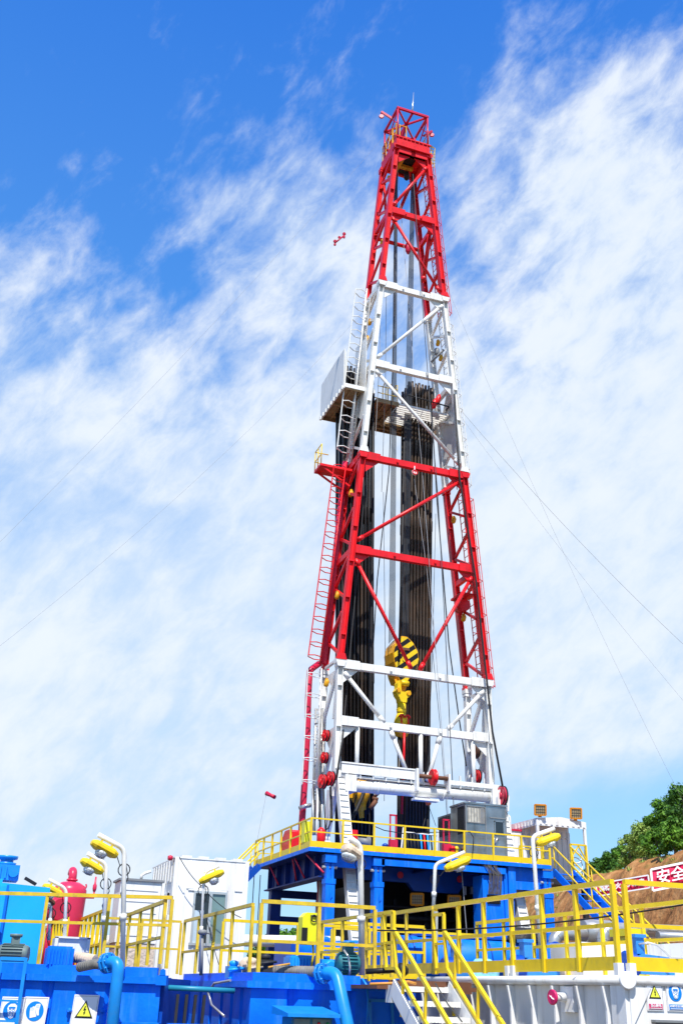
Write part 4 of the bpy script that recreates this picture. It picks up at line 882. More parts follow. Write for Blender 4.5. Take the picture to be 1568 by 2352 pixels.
# ------------------------------------------------------------------ things on the drill floor
def boxobj(name, lab, cat, x0, x1, y0, y1, z0, z1, m, extra=None, group=None):
    b = MB(); b.box(x0, x1, y0, y1, z0, z1)
    if extra: extra(b)
    return tag(b.build(name, m), lab, cat, group)
lk = T('red_locker', 'red sheet metal locker with sloping roof near the left rail of the drill floor', 'locker', (12.9, 41.3, DZ))
b = MB(); b.prism([(0,0),(1.3,0),(1.3,.75),(.9,1.08),(.35,1.08),(0,.95)], (12.75, 40.3, DZ), Y, Zv, .55); b.build('locker_body', RED, lk)
b = MB(); b.box(12.72, 12.749, 40.5, 41.1, DZ+.1, DZ+.85); b.build('door', RED, lk)
b = MB(); p = az_(8, 655, 500, 'Y', 37.9); b.box(p.x-.14, p.x+.12, 37.7, 38.1, DZ+.25, DZ+1.0); b.box(p.x-.12, p.x-.06, 37.75, 38.05, DZ, DZ+.25); b.box(p.x+.04, p.x+.10, 37.75, 38.05, DZ, DZ+.25); tag(b.build('yellow_cabinet', mat('lime_yellow', (.75,.72,.02), .4)), 'lime yellow cabinet standing in the left front corner of the drill floor', 'cabinet')
b = MB(); p = az_(21, 375, 2000, 'Y', 38.4); b.lathe([(.16,0),(.17,.8),(.1,.88),(.06,.92)], (p.x, p.y, DZ), (0,0,1), 14); tag(b.build('red_cylinder', RED), 'red upright cylinder by the foot of the left mast leg', 'cylinder')
b = MB(); p = az_(21, 460, 2080, 'Y', 38.4); b.box(p.x-.18, p.x+.18, 38.2, 38.7, DZ, DZ+.25); b.box(p.x-.14, p.x+.14, 38.3, 38.6, DZ+.25, DZ+.45)
for i in range(3): b.tube([(p.x-.12+i*.11, 38.4, DZ+.45), (p.x-.12+i*.11, 38.4, DZ+.6)], .03, 6)
tag(b.build('valve_block', WHITE), 'white valve block on the deck right of the red cylinder', 'valve block')
b = MB(); p = az_(21, 870, 2000, 'Y', 40); b.box(p.x-.25, p.x+.15, 39.8, 40.4, DZ+.55, DZ+1.15); b.box(p.x-.2, p.x-.1, 39.9, 40.3, DZ, DZ+.55); b.box(p.x+.02, p.x+.12, 39.9, 40.3, DZ, DZ+.55); o = tag(b.build('air_winch', RED), 'red air winch right of the rung ladder leg on the drill floor', 'winch')
b = MB(); b.lathe([(.28,-.3),(.28,-.26),(.16,-.25),(.16,.25),(.28,.26),(.28,.3)], (p.x+.45, 40.1, DZ+.75), (1,0,0), 16); b.build('drum', GREY, o, world=False)
for k, (x_, lab) in enumerate(((205, 'left crimson hoop post standing at the deck rail'), (718, 'right crimson hoop post standing beside the grey driller cabin'))):
    p = az_(9, x_, 450, 'Y', 38.0); b = MB(); zt = DZ+1.55-.0*k
    for s in (-.12, .12): b.bar((p.x+s, 38, DZ), (p.x+s, 38, zt), .05, .06)
    b.bar((p.x-.15, 38, zt), (p.x+.15, 38, zt), .06, .06); b.box(p.x-.16, p.x+.16, 37.9, 38.1, DZ+.3, DZ+.62); tag(b.build('hoop_post', DRED), lab, 'post')
# hose and tool rack in front of the right pipe rack
pr_ = T('tool_stand', 'white A-frame stand with hanging blue hoses and tools at the front rail', 'stand', (18.2, 38, DZ))
b = MB()
for x_ in (300, 640): 
    p = az_(9, x_, 600, 'Y', 38.0); b.bar((p.x-.18, 37.8, DZ), (p.x+.02, 38, DZ+1.12), .04, .05); b.bar((p.x+.14, 38.2, DZ), (p.x+.02, 38, DZ+1.12), .04, .05)
pa, pb = az_(9, 315, 545, 'Y', 38), az_(9, 640, 575, 'Y', 38); b.tube([(pa.x, 38, DZ+.95), (pb.x, 38, DZ+.92)], .03, 6); b.build('stand_frame', WHITE, pr_)
for i in range(9):
    x = az_(9, 345+i*33, 600, 'Y', 37.9).x; b = MB(); m_ = BLUEL if i in (4, 6) else (RED if i == 5 else BLACK)
    b.tube([(x, 37.95, DZ+.9), (x+.02, 37.9, DZ+.4), (x+.03, 37.95, DZ+.12)], .035, 6); b.lathe([(.05,0),(.07,.03),(.07,.2),(.04,.25)], (x+.03, 37.95, DZ), (0,0,1), 8); b.build('hanging_tool', m_, pr_)
b = MB(); p = az_(9, 545, 255, 'Y', 39.6); b.lathe([(.10,-.07),(.15,-.03),(.15,.03),(.10,.07)], p, (.3,-1,0), 16); b.bar(p+Zv*.1, p+Zv*.32, .06, .05); hb = tag(b.build('hook_block', mat('orange_red', (.80,.16,.05), .4)), 'small orange red hook block hanging left of the grey driller cabin', 'hook block')
for k, (x_, y_) in enumerate(((495,500),(535,540),(550,540),(620,490))):
    rope([p-Zv*.1, az_(9, x_, y_, 'Y', 39.2)], .022 if k in (1,2) else .012, ['leftmost','second','third','rightmost'][k]+' sling hanging from the small orange red hook block', BLACK, cat='sling', name='sling')
for i, (x_, m_, s) in enumerate(((250,RED,.12),(60,RED,.10),(110,RED,.12),(150,RED,.11),(20,RED,.08),(780,RED,.16),(820,YEL,.12),(890,BROWN,.16),(940,RED,.14))):
    p = az_(9, x_, 690, 'Y', 37.8); b = MB()
    if i < 5: b.lathe([(s*.9,0),(s,.05),(s*.5,.10),(s*.5,.18),(s*.8,.2),(s*.8,.26)], (p.x, 37.8, DZ), (0,0,1), 10); b.tube([(p.x-.2, 37.8, DZ+.08), (p.x+.2, 37.75, DZ+.10)], .04, 6)
    else: b.lathe([(s,0),(s,.22),(s*.6,.25),(s*.6,.42),(s*.85,.45),(s*.4,.55)], (p.x, 37.8, DZ), (0,0,1), 12)
    tag(b.build('floor_tool', m_), ['red slip handle nearest the left crimson hoop post','second red slip tool from the left on the deck front','red clamp tool left of the crimson hoop post','red tool between two clamps at the deck front','leftmost low red tool on the deck front','red elevator standing left of the grey cabin','yellow topped tool left of the grey cabin','rusty spool in front of the grey cabin','flat red tool below the grey cabin'][i], 'drilling tool')
b = MB(); p = az_(9, 128, 640, 'Y', 38.2); b.lathe([(.07,0),(.07,.35),(.12,.38),(.12,.45),(.05,.5)], (p.x, 38.2, DZ), (0,0,1), 10); b.tube([(p.x-.15,38.2,DZ+.35),(p.x+.2,38.2,DZ+.35)], .025, 6); tag(b.build('valve', BLUED), 'small deep blue valve on the deck left of the crimson hoop post', 'valve')
# grey driller cabin
dg = T('driller_cabin', 'dull grey stainless driller cabin with barred window on the right of the drill floor', 'cabin', (19.9, 38.2, DZ))
b = MB(); x0, x1, y0, y1, z1 = 19.08, 20.92, 37.6, 38.9, 7.03; b.box(x0, x1, y0, y1, DZ, z1); b.box(x0-.05, x1+.05, y0-.05, y1, z1, z1+.07); b.box(x0-.30, x0-.001, 38.3, 39.5, DZ, 6.72); b.build('wall', STEEL, dg)
b = MB()
for x in (x0+.02, 19.98, x1-.03): b.box(x-.015, x+.015, y0-.015, y0-.001, DZ, z1-.02)
b.box(20.17, x1+.0, y0-.03, y0-.001, 6.55, 6.59)
for zz in (5.75, 5.2): b.box(x0, 20.1, y0-.008, y0-.001, zz, zz+.015)
b.build('seam', GREY, dg)
b = MB(); b.box(x0+.10, 19.92, y0-.012, y0-.001, 6.33, 6.93); f = b.build('window', mat('window_interior', (.50,.48,.42), .6, var=.3, scale=6), dg)
b = MB()
for i in range(7): xx = x0+.12+i*.125; b.box(xx, xx+.02, y0-.035, y0-.013, 6.33, 6.93)
b.box(x0+.08, 19.94, y0-.04, y0-.013, 6.30, 6.335); b.box(x0+.08, 19.94, y0-.04, y0-.013, 6.93, 6.96); b.box(19.75, 19.90, y0-.03, y0-.013, 6.34, 6.92); b.build('window_bars', GREY, f)
b = MB(); b.box(20.40, 20.75, y0-.012, y0-.001, 5.95, 6.42); f = b.build('window', DGLASS, dg)
b = MB(); 
for a in ((20.36,20.40,5.91,6.46),(20.75,20.79,5.91,6.46),(20.36,20.79,5.91,5.95),(20.36,20.79,6.42,6.46)): b.box(a[0], a[1], y0-.03, y0-.0125, a[2], a[3])
b.build('window_frame', STEEL, f)
b = MB()
for i in range(8): b.box(x0-.33, x0-.301, 38.35+i*.14, 38.40+i*.14, 5.9, 6.65)
for i in range(6): b.box(x0-.03, x0-.002, 37.7+i*.1, 37.73+i*.1, 5.9, 6.95)
b.build('side_bars', BLACK, dg)
b = MB(); b.tube([(20.35,y0-.03,5.55),(20.35,y0-.12,5.65),(20.42,y0-.12,5.78),(20.5,y0-.03,5.72)], .035, 6); b.build('door_handle', ALU, dg)

# white porch container on the right
pc = T('white_porch_container', 'white corrugated container with an open porch and two orange floodlights on its roof', 'container', (25, 41, GZ))
px0, px1, pyf, pyb, pz0, pz1 = 23.75, 26.12, 40.0, 41.3, 4.75, 7.15
b = MB(); b.box(px0, px1, pyb, 47, pz0, pz1-.06); b.build('container_body', WHITE2, pc)
b = MB()
for i in range(9): x = px0+.1+i*.27; b.box(x, x+.12, pyb-.05, pyb-.001, pz0+.05, pz1-.3)
b.box(px0+.75, px0+1.5, pyb-.065, pyb-.051, pz0, pz0+1.95); b.build('corrugation', WHITE2, pc)
b = MB(); b.box(px0-.05, px1+.05, pyf-.05, 47.1, pz1-.06+.001, pz1+.0); b.prism([(px0-.05,pz1+.001),(px1+.05,pz1+.001),((px0+px1)/2,pz1+.13)], (0,pyf-.04,0), X, Zv, -7.0)
b.box(px0-.05, px1+.05, pyf-.06, pyf-.04, pz1-.30, pz1); b.box(px0-.06, px0-.04, pyf-.04, 47, pz1-.30, pz1)
for i in range(9): x = px0+.08+i*.27; b.box(x, x+.11, pyf-.09, pyf-.061, pz1-.24, pz1-.08)
for i in range(7): y = pyf+.1+i*.27; b.box(px0-.09, px0-.061, y, y+.11, pz1-.24, pz1-.08)
b.build('roof', WHITE2, pc)
for x in (px0, px1-.02):
    b = MB(); b.bar((x, pyf, pz0), (x, pyf, pz1-.3), .11, .11); b.build('corner_post', WHITE2, pc)
b = MB(); b.box(px0-.1, px1+.1, pyf-.1, 47, pz0-.28, pz0-.05); 
for x in (px0+.1, px1-.1): b.box(x-.1, x+.1, pyf+.1, pyf+.3, GZ, pz0-.28); b.box(x-.1, x+.1, 46.5, 46.7, GZ, pz0-.28)
b.build('base_frame', DARK, pc)
b = MB(); b.tube([(px0+.02, pyb-.02, pz1-.5), (px1, pyb-.02, pz1-.55)], .03, 6); b.build('conduit', WHITE2, pc)
# second container part with ladder left of the porch
w2 = T('white_annex', 'white annex wall with red roof edge and hooked ladder between grey cabin and porch container', 'annex', (22.9, 42, GZ))
b = MB(); b.box(22.55, px0-.12, 41.2, 46, pz0, 6.72); b.build('wall', WHITE2, w2)
b = MB(); b.box(22.5, px0-.11, 41.15, 46.1, 6.721, 6.80); b.build('roof_edge', DRED, w2)
b = MB()
for i in range(5): x = 22.65+i*.2; b.box(x, x+.07, 41.16, 41.199, pz0+.1, 6.6)
b.build('corrugation', WHITE2, w2)
b = MB()
for x in (22.55, 22.95):
    b.tube([(x, 40.9, pz0)]+[(x, 40.9, 7.0)]+arc((x, 41.1, 7.15), -Y, Zv, .2, 0, 180, 6)+[(x, 41.3, 6.95)], .03, 6)
for i in range(8): b.tube([(22.55, 40.9, pz0+.2+i*.3), (22.95, 40.9, pz0+.2+i*.3)], .02, 5)
b.build('ladder', WHITE2, w2)
b = MB()
for (a, c) in (((22.1,40.6,5.0),(22.5,40.6,6.6)),((22.5,40.6,5.0),(22.1,40.6,6.4)),((22.1,40.6,6.6),(22.6,40.6,6.6)),((22.1,40.6,4.9),(22.1,40.6,6.7)),((22.2,40.6,5.9),(22.6,40.6,5.5))): b.tube([a, c], .03, 6)
b.build('scaffold_frame', WHITE2, w2)
floodlight(az_(10, 335, 295, 'Y', 39.8), (-.32, -1, -.22), 'left orange floodlight above the porch container roof', .50)
floodlight(az_(10, 642, 325, 'Y', 39.8), (-.32, -1, -.22), 'right orange floodlight above the outer porch corner', .50)
# coiled white hoses with yellow frame at the right porch corner
yf = T('yellow_end_frame', 'yellow braced frame at the right corner of the white porch', 'frame', (25.4, 39.9, pz0))
b = MB(); xa, xb = 25.25, 26.02
for x in (xa, xb): b.bar((x, 39.85, pz0-.1), (x, 39.85, 6.15), .07, .07)
b.bar((xa, 39.85, 6.15), (xb, 39.85, 6.15), .07, .07); b.bar((xa, 39.85, 5.6), (xa+.4, 39.85, 6.1), .05, .05); b.bar((xb, 39.85, 5.5), (xa+.4, 39.85, 6.1), .05, .05); b.build('frame', YEL, yf)
b = MB()
for i in range(3): b.torus(((xa+xb)/2, 40.1, 5.0+i*.35), (0,-1,.15), .33-.02*i, .025, 18, 5)
tag(b.build('hose_coil', WHITE), 'coil of white hose hung in the yellow braced frame at the porch corner', 'hose coil')

# stairs down on the right
def stair(name, lab, tops, bots, railh, mS, mR, nstep, wS=.28, tS=.05, posts=3, mids=True, top_ext=None):
    # tops/bots: (left, right) stringer ends
    r = T(name, lab, 'staircase', tuple(tops[0]))
    for a, c in zip(tops, bots):
        b = MB(); b.bar(a, c, tS, wS); b.build('stringer', mS, r)
    b = MB()
    for i in range(nstep):
        t = (i+.5)/nstep; p = Vector(tops[0]).lerp(Vector(bots[0]), t); q_ = Vector(tops[1]).lerp(Vector(bots[1]), t); d = (Vector(bots[0])-Vector(tops[0])); d.z = 0; d.normalize()
        b.bar(p+d*.0, q_+d*.0, .18, .03)
    b.build('treads', mS, r)
    for a, c in zip(tops, bots):
        a, c = Vector(a), Vector(c); h = Zv*railh; g = MB(); g.tube([a+h, c+h], .035, 8); g.tube([a+h*.5, c+h*.5], .03, 8)
        for i in range(posts): t = (i+.12)/posts; p = a.lerp(c, t); g.tube([p, p+h], .028, 6)
        g.build('handrail', mR, r)
    return r
stair('blue_staircase', 'blue staircase with yellow tube handrails coming down from the right end of the drill floor', [(22.85, 37.45, 4.70), (23.72, 37.45, 4.70)], [(22.85, 27.5, -1.87), (23.72, 27.5, -1.87)], 1.0, BLUE, YEL, 24, posts=8)
rail('deck_railing', 'short yellow railing at the right end of the drill floor by the stair head', [(DX1, DY0+.04, DZ), (DX1, DY0+.55, DZ)], .5, h=1.03, toe=.22, w=.06, tw=.05)
rail('deck_railing', 'yellow railing beyond the stair head in front of the white annex', [(DX1+.1, 39.6, DZ), (px0-.1, 39.6, DZ)], .6, h=1.03, toe=0, w=.05, tw=.05)
b = MB(); b.box(DX1, px0-.12, 38.6, 41.1, DZ-.25, DZ-.05); tag(b.build('landing', DARK), 'dark landing plate joining the drill floor to the white porch container', 'landing')
# stair on far left side
stair('blue_staircase', 'dark blue staircase with yellow rails dropping from the left end of the drill floor', [Vector((12.35, 43.2, DZ-.1)), Vector((12.35, 44.2, DZ-.1))], [Vector((7.5, 43.2, -.3)), Vector((7.5, 44.2, -.3))], 1.0, BLUED, YEL, 18, posts=5)
for a, c, l in (((585, 1990), (575, 2110), 'thin black cable hanging from the left deck corner'),((598, 2010),(592,2120),'second thin black cable hanging beneath the left deck edge')):
    pa = at(a[0], a[1], 'Y', 43.5); rope([pa, Vector((pa.x, pa.y, .2))], .02, l, BLACK, cat='cable', name='cable')
# windsock
ws = T('windsock', 'red windsock on a thin leaning pole left of the drill floor', 'windsock', tuple(at(590, 1925, 'Y', 44.0)))
pt = at(612, 1822, 'Y', 44.0); pb = at(591, 1930, 'Y', 44.0); b = MB(); b.tube([pb, pt], .007, 5); b.build('pole', ROPEL, ws)
e_ = at(631, 1831, 'Y', 43.6); b = MB(); b.tube([pt, pt.lerp(e_, .5), e_], [.10,.075,.09], 12); b.build('sock', DRED, ws)

# ================================================================== foreground: mud tanks
def corr_wall(P, s0, s1, grooves, z0, z1, dep=.085, hw=.10):
    # P(s, d, z) maps to world; closed sheet with thickness
    pr = [(s0, 0)]
    for g in grooves: pr += [(g-hw, 0), (g-hw*.45, -dep), (g+hw*.25, -dep), (g+hw*1.1, 0)]
    pr.append((s1, 0)); b = MB(); n = len(pr)
    fr = [P(a, d, z0) for a, d in pr]+[P(a, d, z1) for a, d in pr]; bk = [P(a, d-.03, z0) for a, d in pr]+[P(a, d-.03, z1) for a, d in pr]
    b.add(fr+bk, [(i, i+1, n+i+1, n+i) for i in range(n-1)]+[(2*n+i, 3*n+i, 3*n+i+1, 2*n+i+1) for i in range(n-1)]+[(i, 2*n+i, 2*n+i+1, i+1) for i in range(n-1)]+[(n+i, n+i+1, 3*n+i+1, 3*n+i) for i in range(n-1)])
    return b
A1 = Vector((3.76, 18.5, 0)); E1 = Vector((-.916, .40, 0)).normalized(); N1 = Vector((-E1.y*-1, E1.x, 0)); N1 = Vector((-.40, -.916, 0)).normalized()
def P1(s, d, z): return A1+E1*s+N1*d+Zv*z
t1 = T('left_mud_tank', 'bright blue corrugated mud tank filling the lower left corner behind the three safety signs', 'mud tank', (3.7, 18.5, GZ))
corr_wall(P1, .04, 7, [.85, 1.92, 3.0, 4.1, 5.2], GZ, .09).build('side_wall', BLUE, t1)
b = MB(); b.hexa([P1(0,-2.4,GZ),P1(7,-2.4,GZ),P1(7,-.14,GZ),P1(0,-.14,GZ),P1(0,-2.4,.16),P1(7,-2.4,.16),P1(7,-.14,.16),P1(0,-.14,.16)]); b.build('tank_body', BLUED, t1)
b = MB(); b.hexa([P1(-.04,-.1,.065),P1(7,-.1,.065),P1(7,.09,.065),P1(-.04,.09,.065),P1(-.04,-.1,.165),P1(7,-.1,.165),P1(7,.09,.165),P1(-.04,.09,.165)]); 
b.hexa([P1(-.07,-.05,.05),P1(.10,-.05,.05),P1(.10,.115,.05),P1(-.07,.115,.05),P1(-.07,-.05,.20),P1(.10,-.05,.20),P1(.10,.115,.20),P1(-.07,.115,.20)])
b.prism([(-.05,0),(.05,0),(.04,.08),(0,.10),(-.04,.08)], P1(0, .1, .20), -E1, Zv, .02); b.build('rim', BLUE, t1)
b = MB(); b.hexa([P1(.12,-.12,.15),P1(7,-.12,.15),P1(7,-.02,.15),P1(.12,-.02,.15),P1(.12,-.12,.315),P1(7,-.12,.315),P1(7,-.02,.315),P1(.12,-.02,.315)]); b.build('coaming', BLUE, t1)
b = MB(); 
for a, c in ((2.42, .55),): pass
lad = MB()
for s in (3.38, 3.62): pass
pl = az_(12, 222, 400, 'Y', 19.2); sl = (pl-A1).dot(E1)
lad.bar(P1(sl, .17, .40), P1(sl, .17, GZ), .055, .05); lad.bar(P1(sl+.42, .17, .40), P1(sl+.42, .17, GZ), .055, .05); lad.bar(P1(sl, .17, .38), P1(sl+.42, .17, .38), .055, .055)
for i in range(7): lad.bar(P1(sl, .17, .05-.3*i if i else .33), P1(sl+.42, .17, .05-.3*i if i else .33), .03, .03)
tag(lad.build('tank_ladder', BLUEP), 'light blue ladder hooked over the rim of the left blue tank between two blue signs', 'ladder')
for x_ in (637, 985):
    p = az_(12, x_, 835, 'Y', 19); s = (p-A1).dot(E1); p = az_(12, x_, 835, 'Y', P1(s, 0, 0).y); b = MB(); b.lathe([(.045,0),(.045,.05),(.02,.06),(.02,.1)], P1(s, .0, p.z), N1, 10); b.build('knob', BLUE, t1)
# blue channel beam low in front
b = MB(); b.hexa([P1(-.05,.16,-.75),P1(.72,.16,-.75),P1(.72,.30,-.75),P1(-.05,.30,-.75),P1(-.05,.16,-.50),P1(.72,.16,-.50),P1(.72,.30,-.50),P1(-.05,.30,-.50)])
b.hexa([Vector(v) for v in ((3.75,17.75,-.75),(5.7,17.35,-.75),(5.7,17.5,-.75),(3.75,17.9,-.75),(3.75,17.75,-.49),(5.7,17.35,-.49),(5.7,17.5,-.49),(3.75,17.9,-.49))]); tag(b.build('skid_beam', BLUE), 'low blue skid beam joining the two blue tanks at the bottom edge', 'beam')
# signs
def sign_board(name, lab, o, u, w, h, kind, cap, tilt=0, par=None):
    v = Zv; u = Vector(u).normalized(); n = u.cross(v).normalized()
    v = (Zv+u*tilt).normalized()
    r = T(name, lab, 'safety sign', tuple(o))
    b = MB(); b.prism([(-w/2,-h/2),(w/2,-h/2),(w/2,h/2),(-w/2,h/2)], o, u, v, .006); b.build('board', SIGNW, r)
    bo = MB()
    for a, c in (((-1,-1),(1,-1)),((1,-1),(1,1)),((1,1),(-1,1)),((-1,1),(-1,-1))): bo.bar(o+n*.008+u*a[0]*w*.46+v*a[1]*h*.465, o+n*.008+u*c[0]*w*.46+v*c[1]*h*.465, .004, .004, up=n)
    bo.build('border_line', GREY, r)
    c = o+v*h*.12; k = w
    if kind == 'volt':
        t = MB(); t.prism([(-.36*k,-.30*k),(.36*k,-.30*k),(0,.33*k)], c+n*.008, u, v, .003); t.build('triangle', SIGNK, r)
        t = MB(); t.prism([(-.27*k,-.235*k),(.27*k,-.235*k),(0,.235*k)], c+n*.012, u, v, .003); t.build('triangle_field', SIGNY, r)
        t = MB(); t.prism([(-.0*k,.13*k),(.04*k,.13*k),(.01*k,.02*k),(.06*k,.03*k),(.022*k,-.10*k),(.05*k,-.10*k),(0,-.19*k),(-.035*k,-.09*k),(-.005*k,-.09*k),(.015*k,-.02*k),(-.05*k,-.035*k)], c+n*.016, u, v, .003); t.build('bolt_mark', SIGNK, r)
        m = SIGNR
    else:
        t = MB(); t.disc(c+n*.010, n, .37*k, .004, 28); t.build('round_field', SIGNB, r)
        t = MB()
        if kind == 'mask':
            t.prism([(-.17*k,.02*k),(-.20*k,.10*k),(-.17*k,.20*k),(-.08*k,.27*k),(.08*k,.28*k),(.18*k,.21*k),(.21*k,.10*k),(.17*k,.02*k),(.13*k,-.12*k),(.08*k,-.20*k),(-.08*k,-.20*k),(-.13*k,-.12*k)], c+n*.014, u, v, .003)
            t.disc(c+n*.018-v*.15*k, n, .12*k, .006, 18); t.build('mask_mark', SIGNW, r)
            t = MB(); t.prism([(-.13*k,.10*k),(.13*k,.10*k),(.15*k,.14*k),(.09*k,.165*k),(-.09*k,.165*k),(-.15*k,.14*k)], c+n*.019, u, v, .002)
            t.torus(c+n*.022-v*.15*k, n, .085*k, .006*k*2, 16, 4); t.torus(c+n*.020+u*.07*k+v*.03*k, n, .05*k, .005*k*2, 14, 4); t.torus(c+n*.020-u*.07*k+v*.03*k, n, .05*k, .005*k*2, 14, 4); t.build('mask_lines', SIGNB, r)
        else:
            t.prism([(-.20*k,-.02*k),(-.16*k,-.26*k),(.10*k,-.20*k),(.02*k,.02*k),(-.02*k,.16*k),(-.07*k,.18*k),(-.10*k,.16*k),(-.15*k,.13*k),(-.20*k,.12*k)], c+n*.014, u, v, .003)
            t.prism([(.02*k,.05*k),(.12*k,-.16*k),(.20*k,-.15*k),(.17*k,.02*k),(.20*k,.25*k),(.15*k,.28*k),(.02*k,.26*k),(-.02*k,.18*k)], c+n*.014, u, v, .003); t.build('glove_mark', SIGNW, r)
            t = MB()
            for i in range(3): t.bar(c+n*.019+u*(-.155+i*.045)*k+v*.0*k, c+n*.019+u*(-.155+i*.045)*k+v*.13*k, .010*k, .002, up=n)
            for i in range(3): t.bar(c+n*.019+u*(.055+i*.045)*k+v*.12*k, c+n*.019+u*(.05+i*.045)*k+v*.24*k, .012*k, .002, up=n)
            t.build('glove_lines', SIGNB, r)
        m = SIGNB
    t = MB(); t.prism([(-.40*w,-.45*h),(.40*w,-.45*h),(.40*w,-.27*h),(-.40*w,-.27*h)], o+n*.008, u, v, .003); t.build('caption_field', m, r)
    fs = .70*w/len(cap) if len(cap) > 4 else .155*w
    text_mesh('caption', cap, fs*1.05, o+n*.014-v*.335*h, u, v, SIGNW, r, depth=.001, sx=1.0, bold=.001)
    t = MB(); t.bar(o+n*.014-v*.42*h-u*.35*w, o+n*.014-v*.42*h+u*.35*w, .018*h, .002, up=n); t.build('caption_rule', SIGNW, r)
    return r
def on1(k, x, y):
    s = 2.0
    for _ in range(4): p = az_(k, x, y, 'Y', P1(s, 0, 0).y); s = (p-A1).dot(E1)
    return P1(s, .02, p.z)
o = on1(12, 112, 868); sign_board('safety_sign', 'white safety sign with blue disc showing a gas mask, leftmost on the blue tank', o+Zv*-.02, -E1, .40, .56, 'mask', '必须戴防毒面具', .05)
o = on1(12, 327, 868); sign_board('safety_sign', 'white safety sign with blue disc showing gloves, right of the light blue ladder', o+Zv*-.02, -E1, .40, .56, 'glove', '必须戴防护手套', .05)
o = on1(12, 790, 868); sign_board('safety_sign', 'white safety sign with yellow triangle on the left blue tank beside the thick pipe', o+Zv*-.0, -E1, .42, .58, 'volt', '当心触电', .05)
# pipe 1
def downpipe(lab, F, Eb, bot, r, m=BLUEP):
    r_ = T('discharge_pipe', lab, 'pipe', tuple(F)); F, Eb, bot = Vector(F), Vector(Eb), Vector(bot)
    d1 = (Eb-F).normalized(); d2 = (bot-Eb).normalized(); pts = [F, Eb-d1*.16]
    for i in range(1, 7): t = i/6; pts.append((Eb-d1*.16)*(1-t)**2+Eb*2*t*(1-t)+(Eb+d2*.16)*t*t)
    pts.append(bot); b = MB(); b.tube(pts, r, 20); b.build('pipe', m, r_)
    b = MB()
    for k in (-.05, .03): b.lathe([(r*1.6,-.018),(r*1.6,.018)], F+d1*k, d1, 22)
    a = d1.orthogonal().normalized(); c_ = d1.cross(a)
    for i in range(8): q_ = F+(a*math.cos(i*.785)+c_*math.sin(i*.785))*r*1.38; b.tube([q_-d1*.10, q_+d1*.08], .014, 6)
    b.build('flange', m, r_); return r_
f = az_(12, 1010, 390, 'Y', 18.35); eb = az_(12, 1112, 372, 'Y', 18.15); bt = az_(12, 1117, 960, 'Y', 18.15)
bt = Vector((eb.x+.015, eb.y, GZ))
downpipe('light blue discharge pipe bending down over the left blue tank rim', f, eb, bt, .098)
f = az_(14, 935, 345, 'Y', 18.1); eb = az_(14, 1045, 335, 'Y', 17.85); bt = az_(14, 1135, 753, 'Y', 17.45); bt = eb+(bt-eb)*3.0
downpipe('blue discharge pipe with scuffed paint slanting down over the middle blue tank', f, eb, bt, .105, BLUEP)
hm = mat('ribbed_hose', (.20, .19, .17), .7, var=.25, dirt=.5, dirtcol=(.10,.16,.25), scale=6)
def hose(pts, r, lab, m=None, n=12, rib=True):
    b = MB(); pts = [Vector(p) for p in pts]; b.tube(pts, r, n)
    if rib:
        for i in range(len(pts)-1):
            d = pts[i+1]-pts[i]; k = max(1, int(d.length/.05))
            for j in range(k): c = pts[i]+d*(j+.5)/k; b.lathe([(r,-.012),(r*1.07,0),(r,.012)], c, d, n)
    return tag(b.build('hose', m or hm), lab, 'hose')
hose([az_(12, 960, 405, 'Y', 18.5), az_(12, 880, 400, 'Y', 18.6), az_(12, 740, 430, 'Y', 18.9)], .075, 'grey hose running left from the flange on the left blue tank')
hose([az_(12, 690, 335, 'Y', 19.6), az_(12, 790, 345, 'Y', 19.4), az_(12, 890, 365, 'Y', 19.2)], .085, 'tan ribbed hose behind the ribbed blue gearbox', BEIGE)
hose([az_(14, 900, 330, 'Y', 18.3), az_(14, 700, 325, 'Y', 18.7), az_(14, 540, 322, 'Y', 18.9)], .085, 'grey wrapped suction hose lying on the middle blue tank')
# --- machines on left tank
def motor(lab, c, ax, L_, r, m, cap=True, group=None, name='electric_motor', cat='motor'):
    c = Vector(c); ax = Vector(ax).normalized(); rt = T(name, lab, cat, tuple(c), group=group)
    b = MB(); b.lathe([(r*.6,-L_/2),(r*.92,-L_/2+.02),(r*.92,L_/2-.04),(r*.75,L_/2)], c, ax, 20)
    a = ax.orthogonal().normalized(); bb = ax.cross(a)
    for i in range(20): d = a*math.cos(i*.314)+bb*math.sin(i*.314); b.bar(c-ax*L_*.38+d*r*.96, c+ax*L_*.33+d*r*.96, .008, .06*r*4, up=d)
    b.build('finned_body', m, rt)
    if cap:
        b = MB(); b.box(c.x-r*.45, c.x+r*.45, c.y-r*.45, c.y+r*.45, c.z+r*.9, c.z+r*1.7); b.lathe([(r*.65,0),(r*.7,.05)], c+Zv*r*1.7, Zv, 14); b.build('terminal_box', m, rt)
    b = MB(); b.box(c.x-r*.7, c.x+r*.7, c.y-r*.5, c.y+r*.5, c.z-r*1.15, c.z-r*.9); b.build('foot', m, rt)
    return rt
def gearbox(lab, x0, x1, y0, y1, z0, z1, m, nr=7):
    rt = T('gearbox', lab, 'gearbox', ((x0+x1)/2, (y0+y1)/2, z0)); b = MB(); b.box(x0, x1, y0, y1, z0, z1); b.box(x0+.03, x1-.03, y0+.03, y1-.03, z1, z1+.03); b.build('casing', m, rt)
    r = MB()
    for i in range(nr): x = x0+(x1-x0)*(i+.3)/nr; r.box(x, x+.025, y0-.035, y0-.001, z0+.02, z1-.01)
    r.build('ribs', m, rt); return rt
c = az_(12, 130, 305, 'Y', 19.7); motor('greenish grey finned motor on the left blue tank at the picture edge', c, (1,-.3,0), .50, .155, mat('green_grey', (.12,.17,.17), .5, var=.2, dirt=.4))
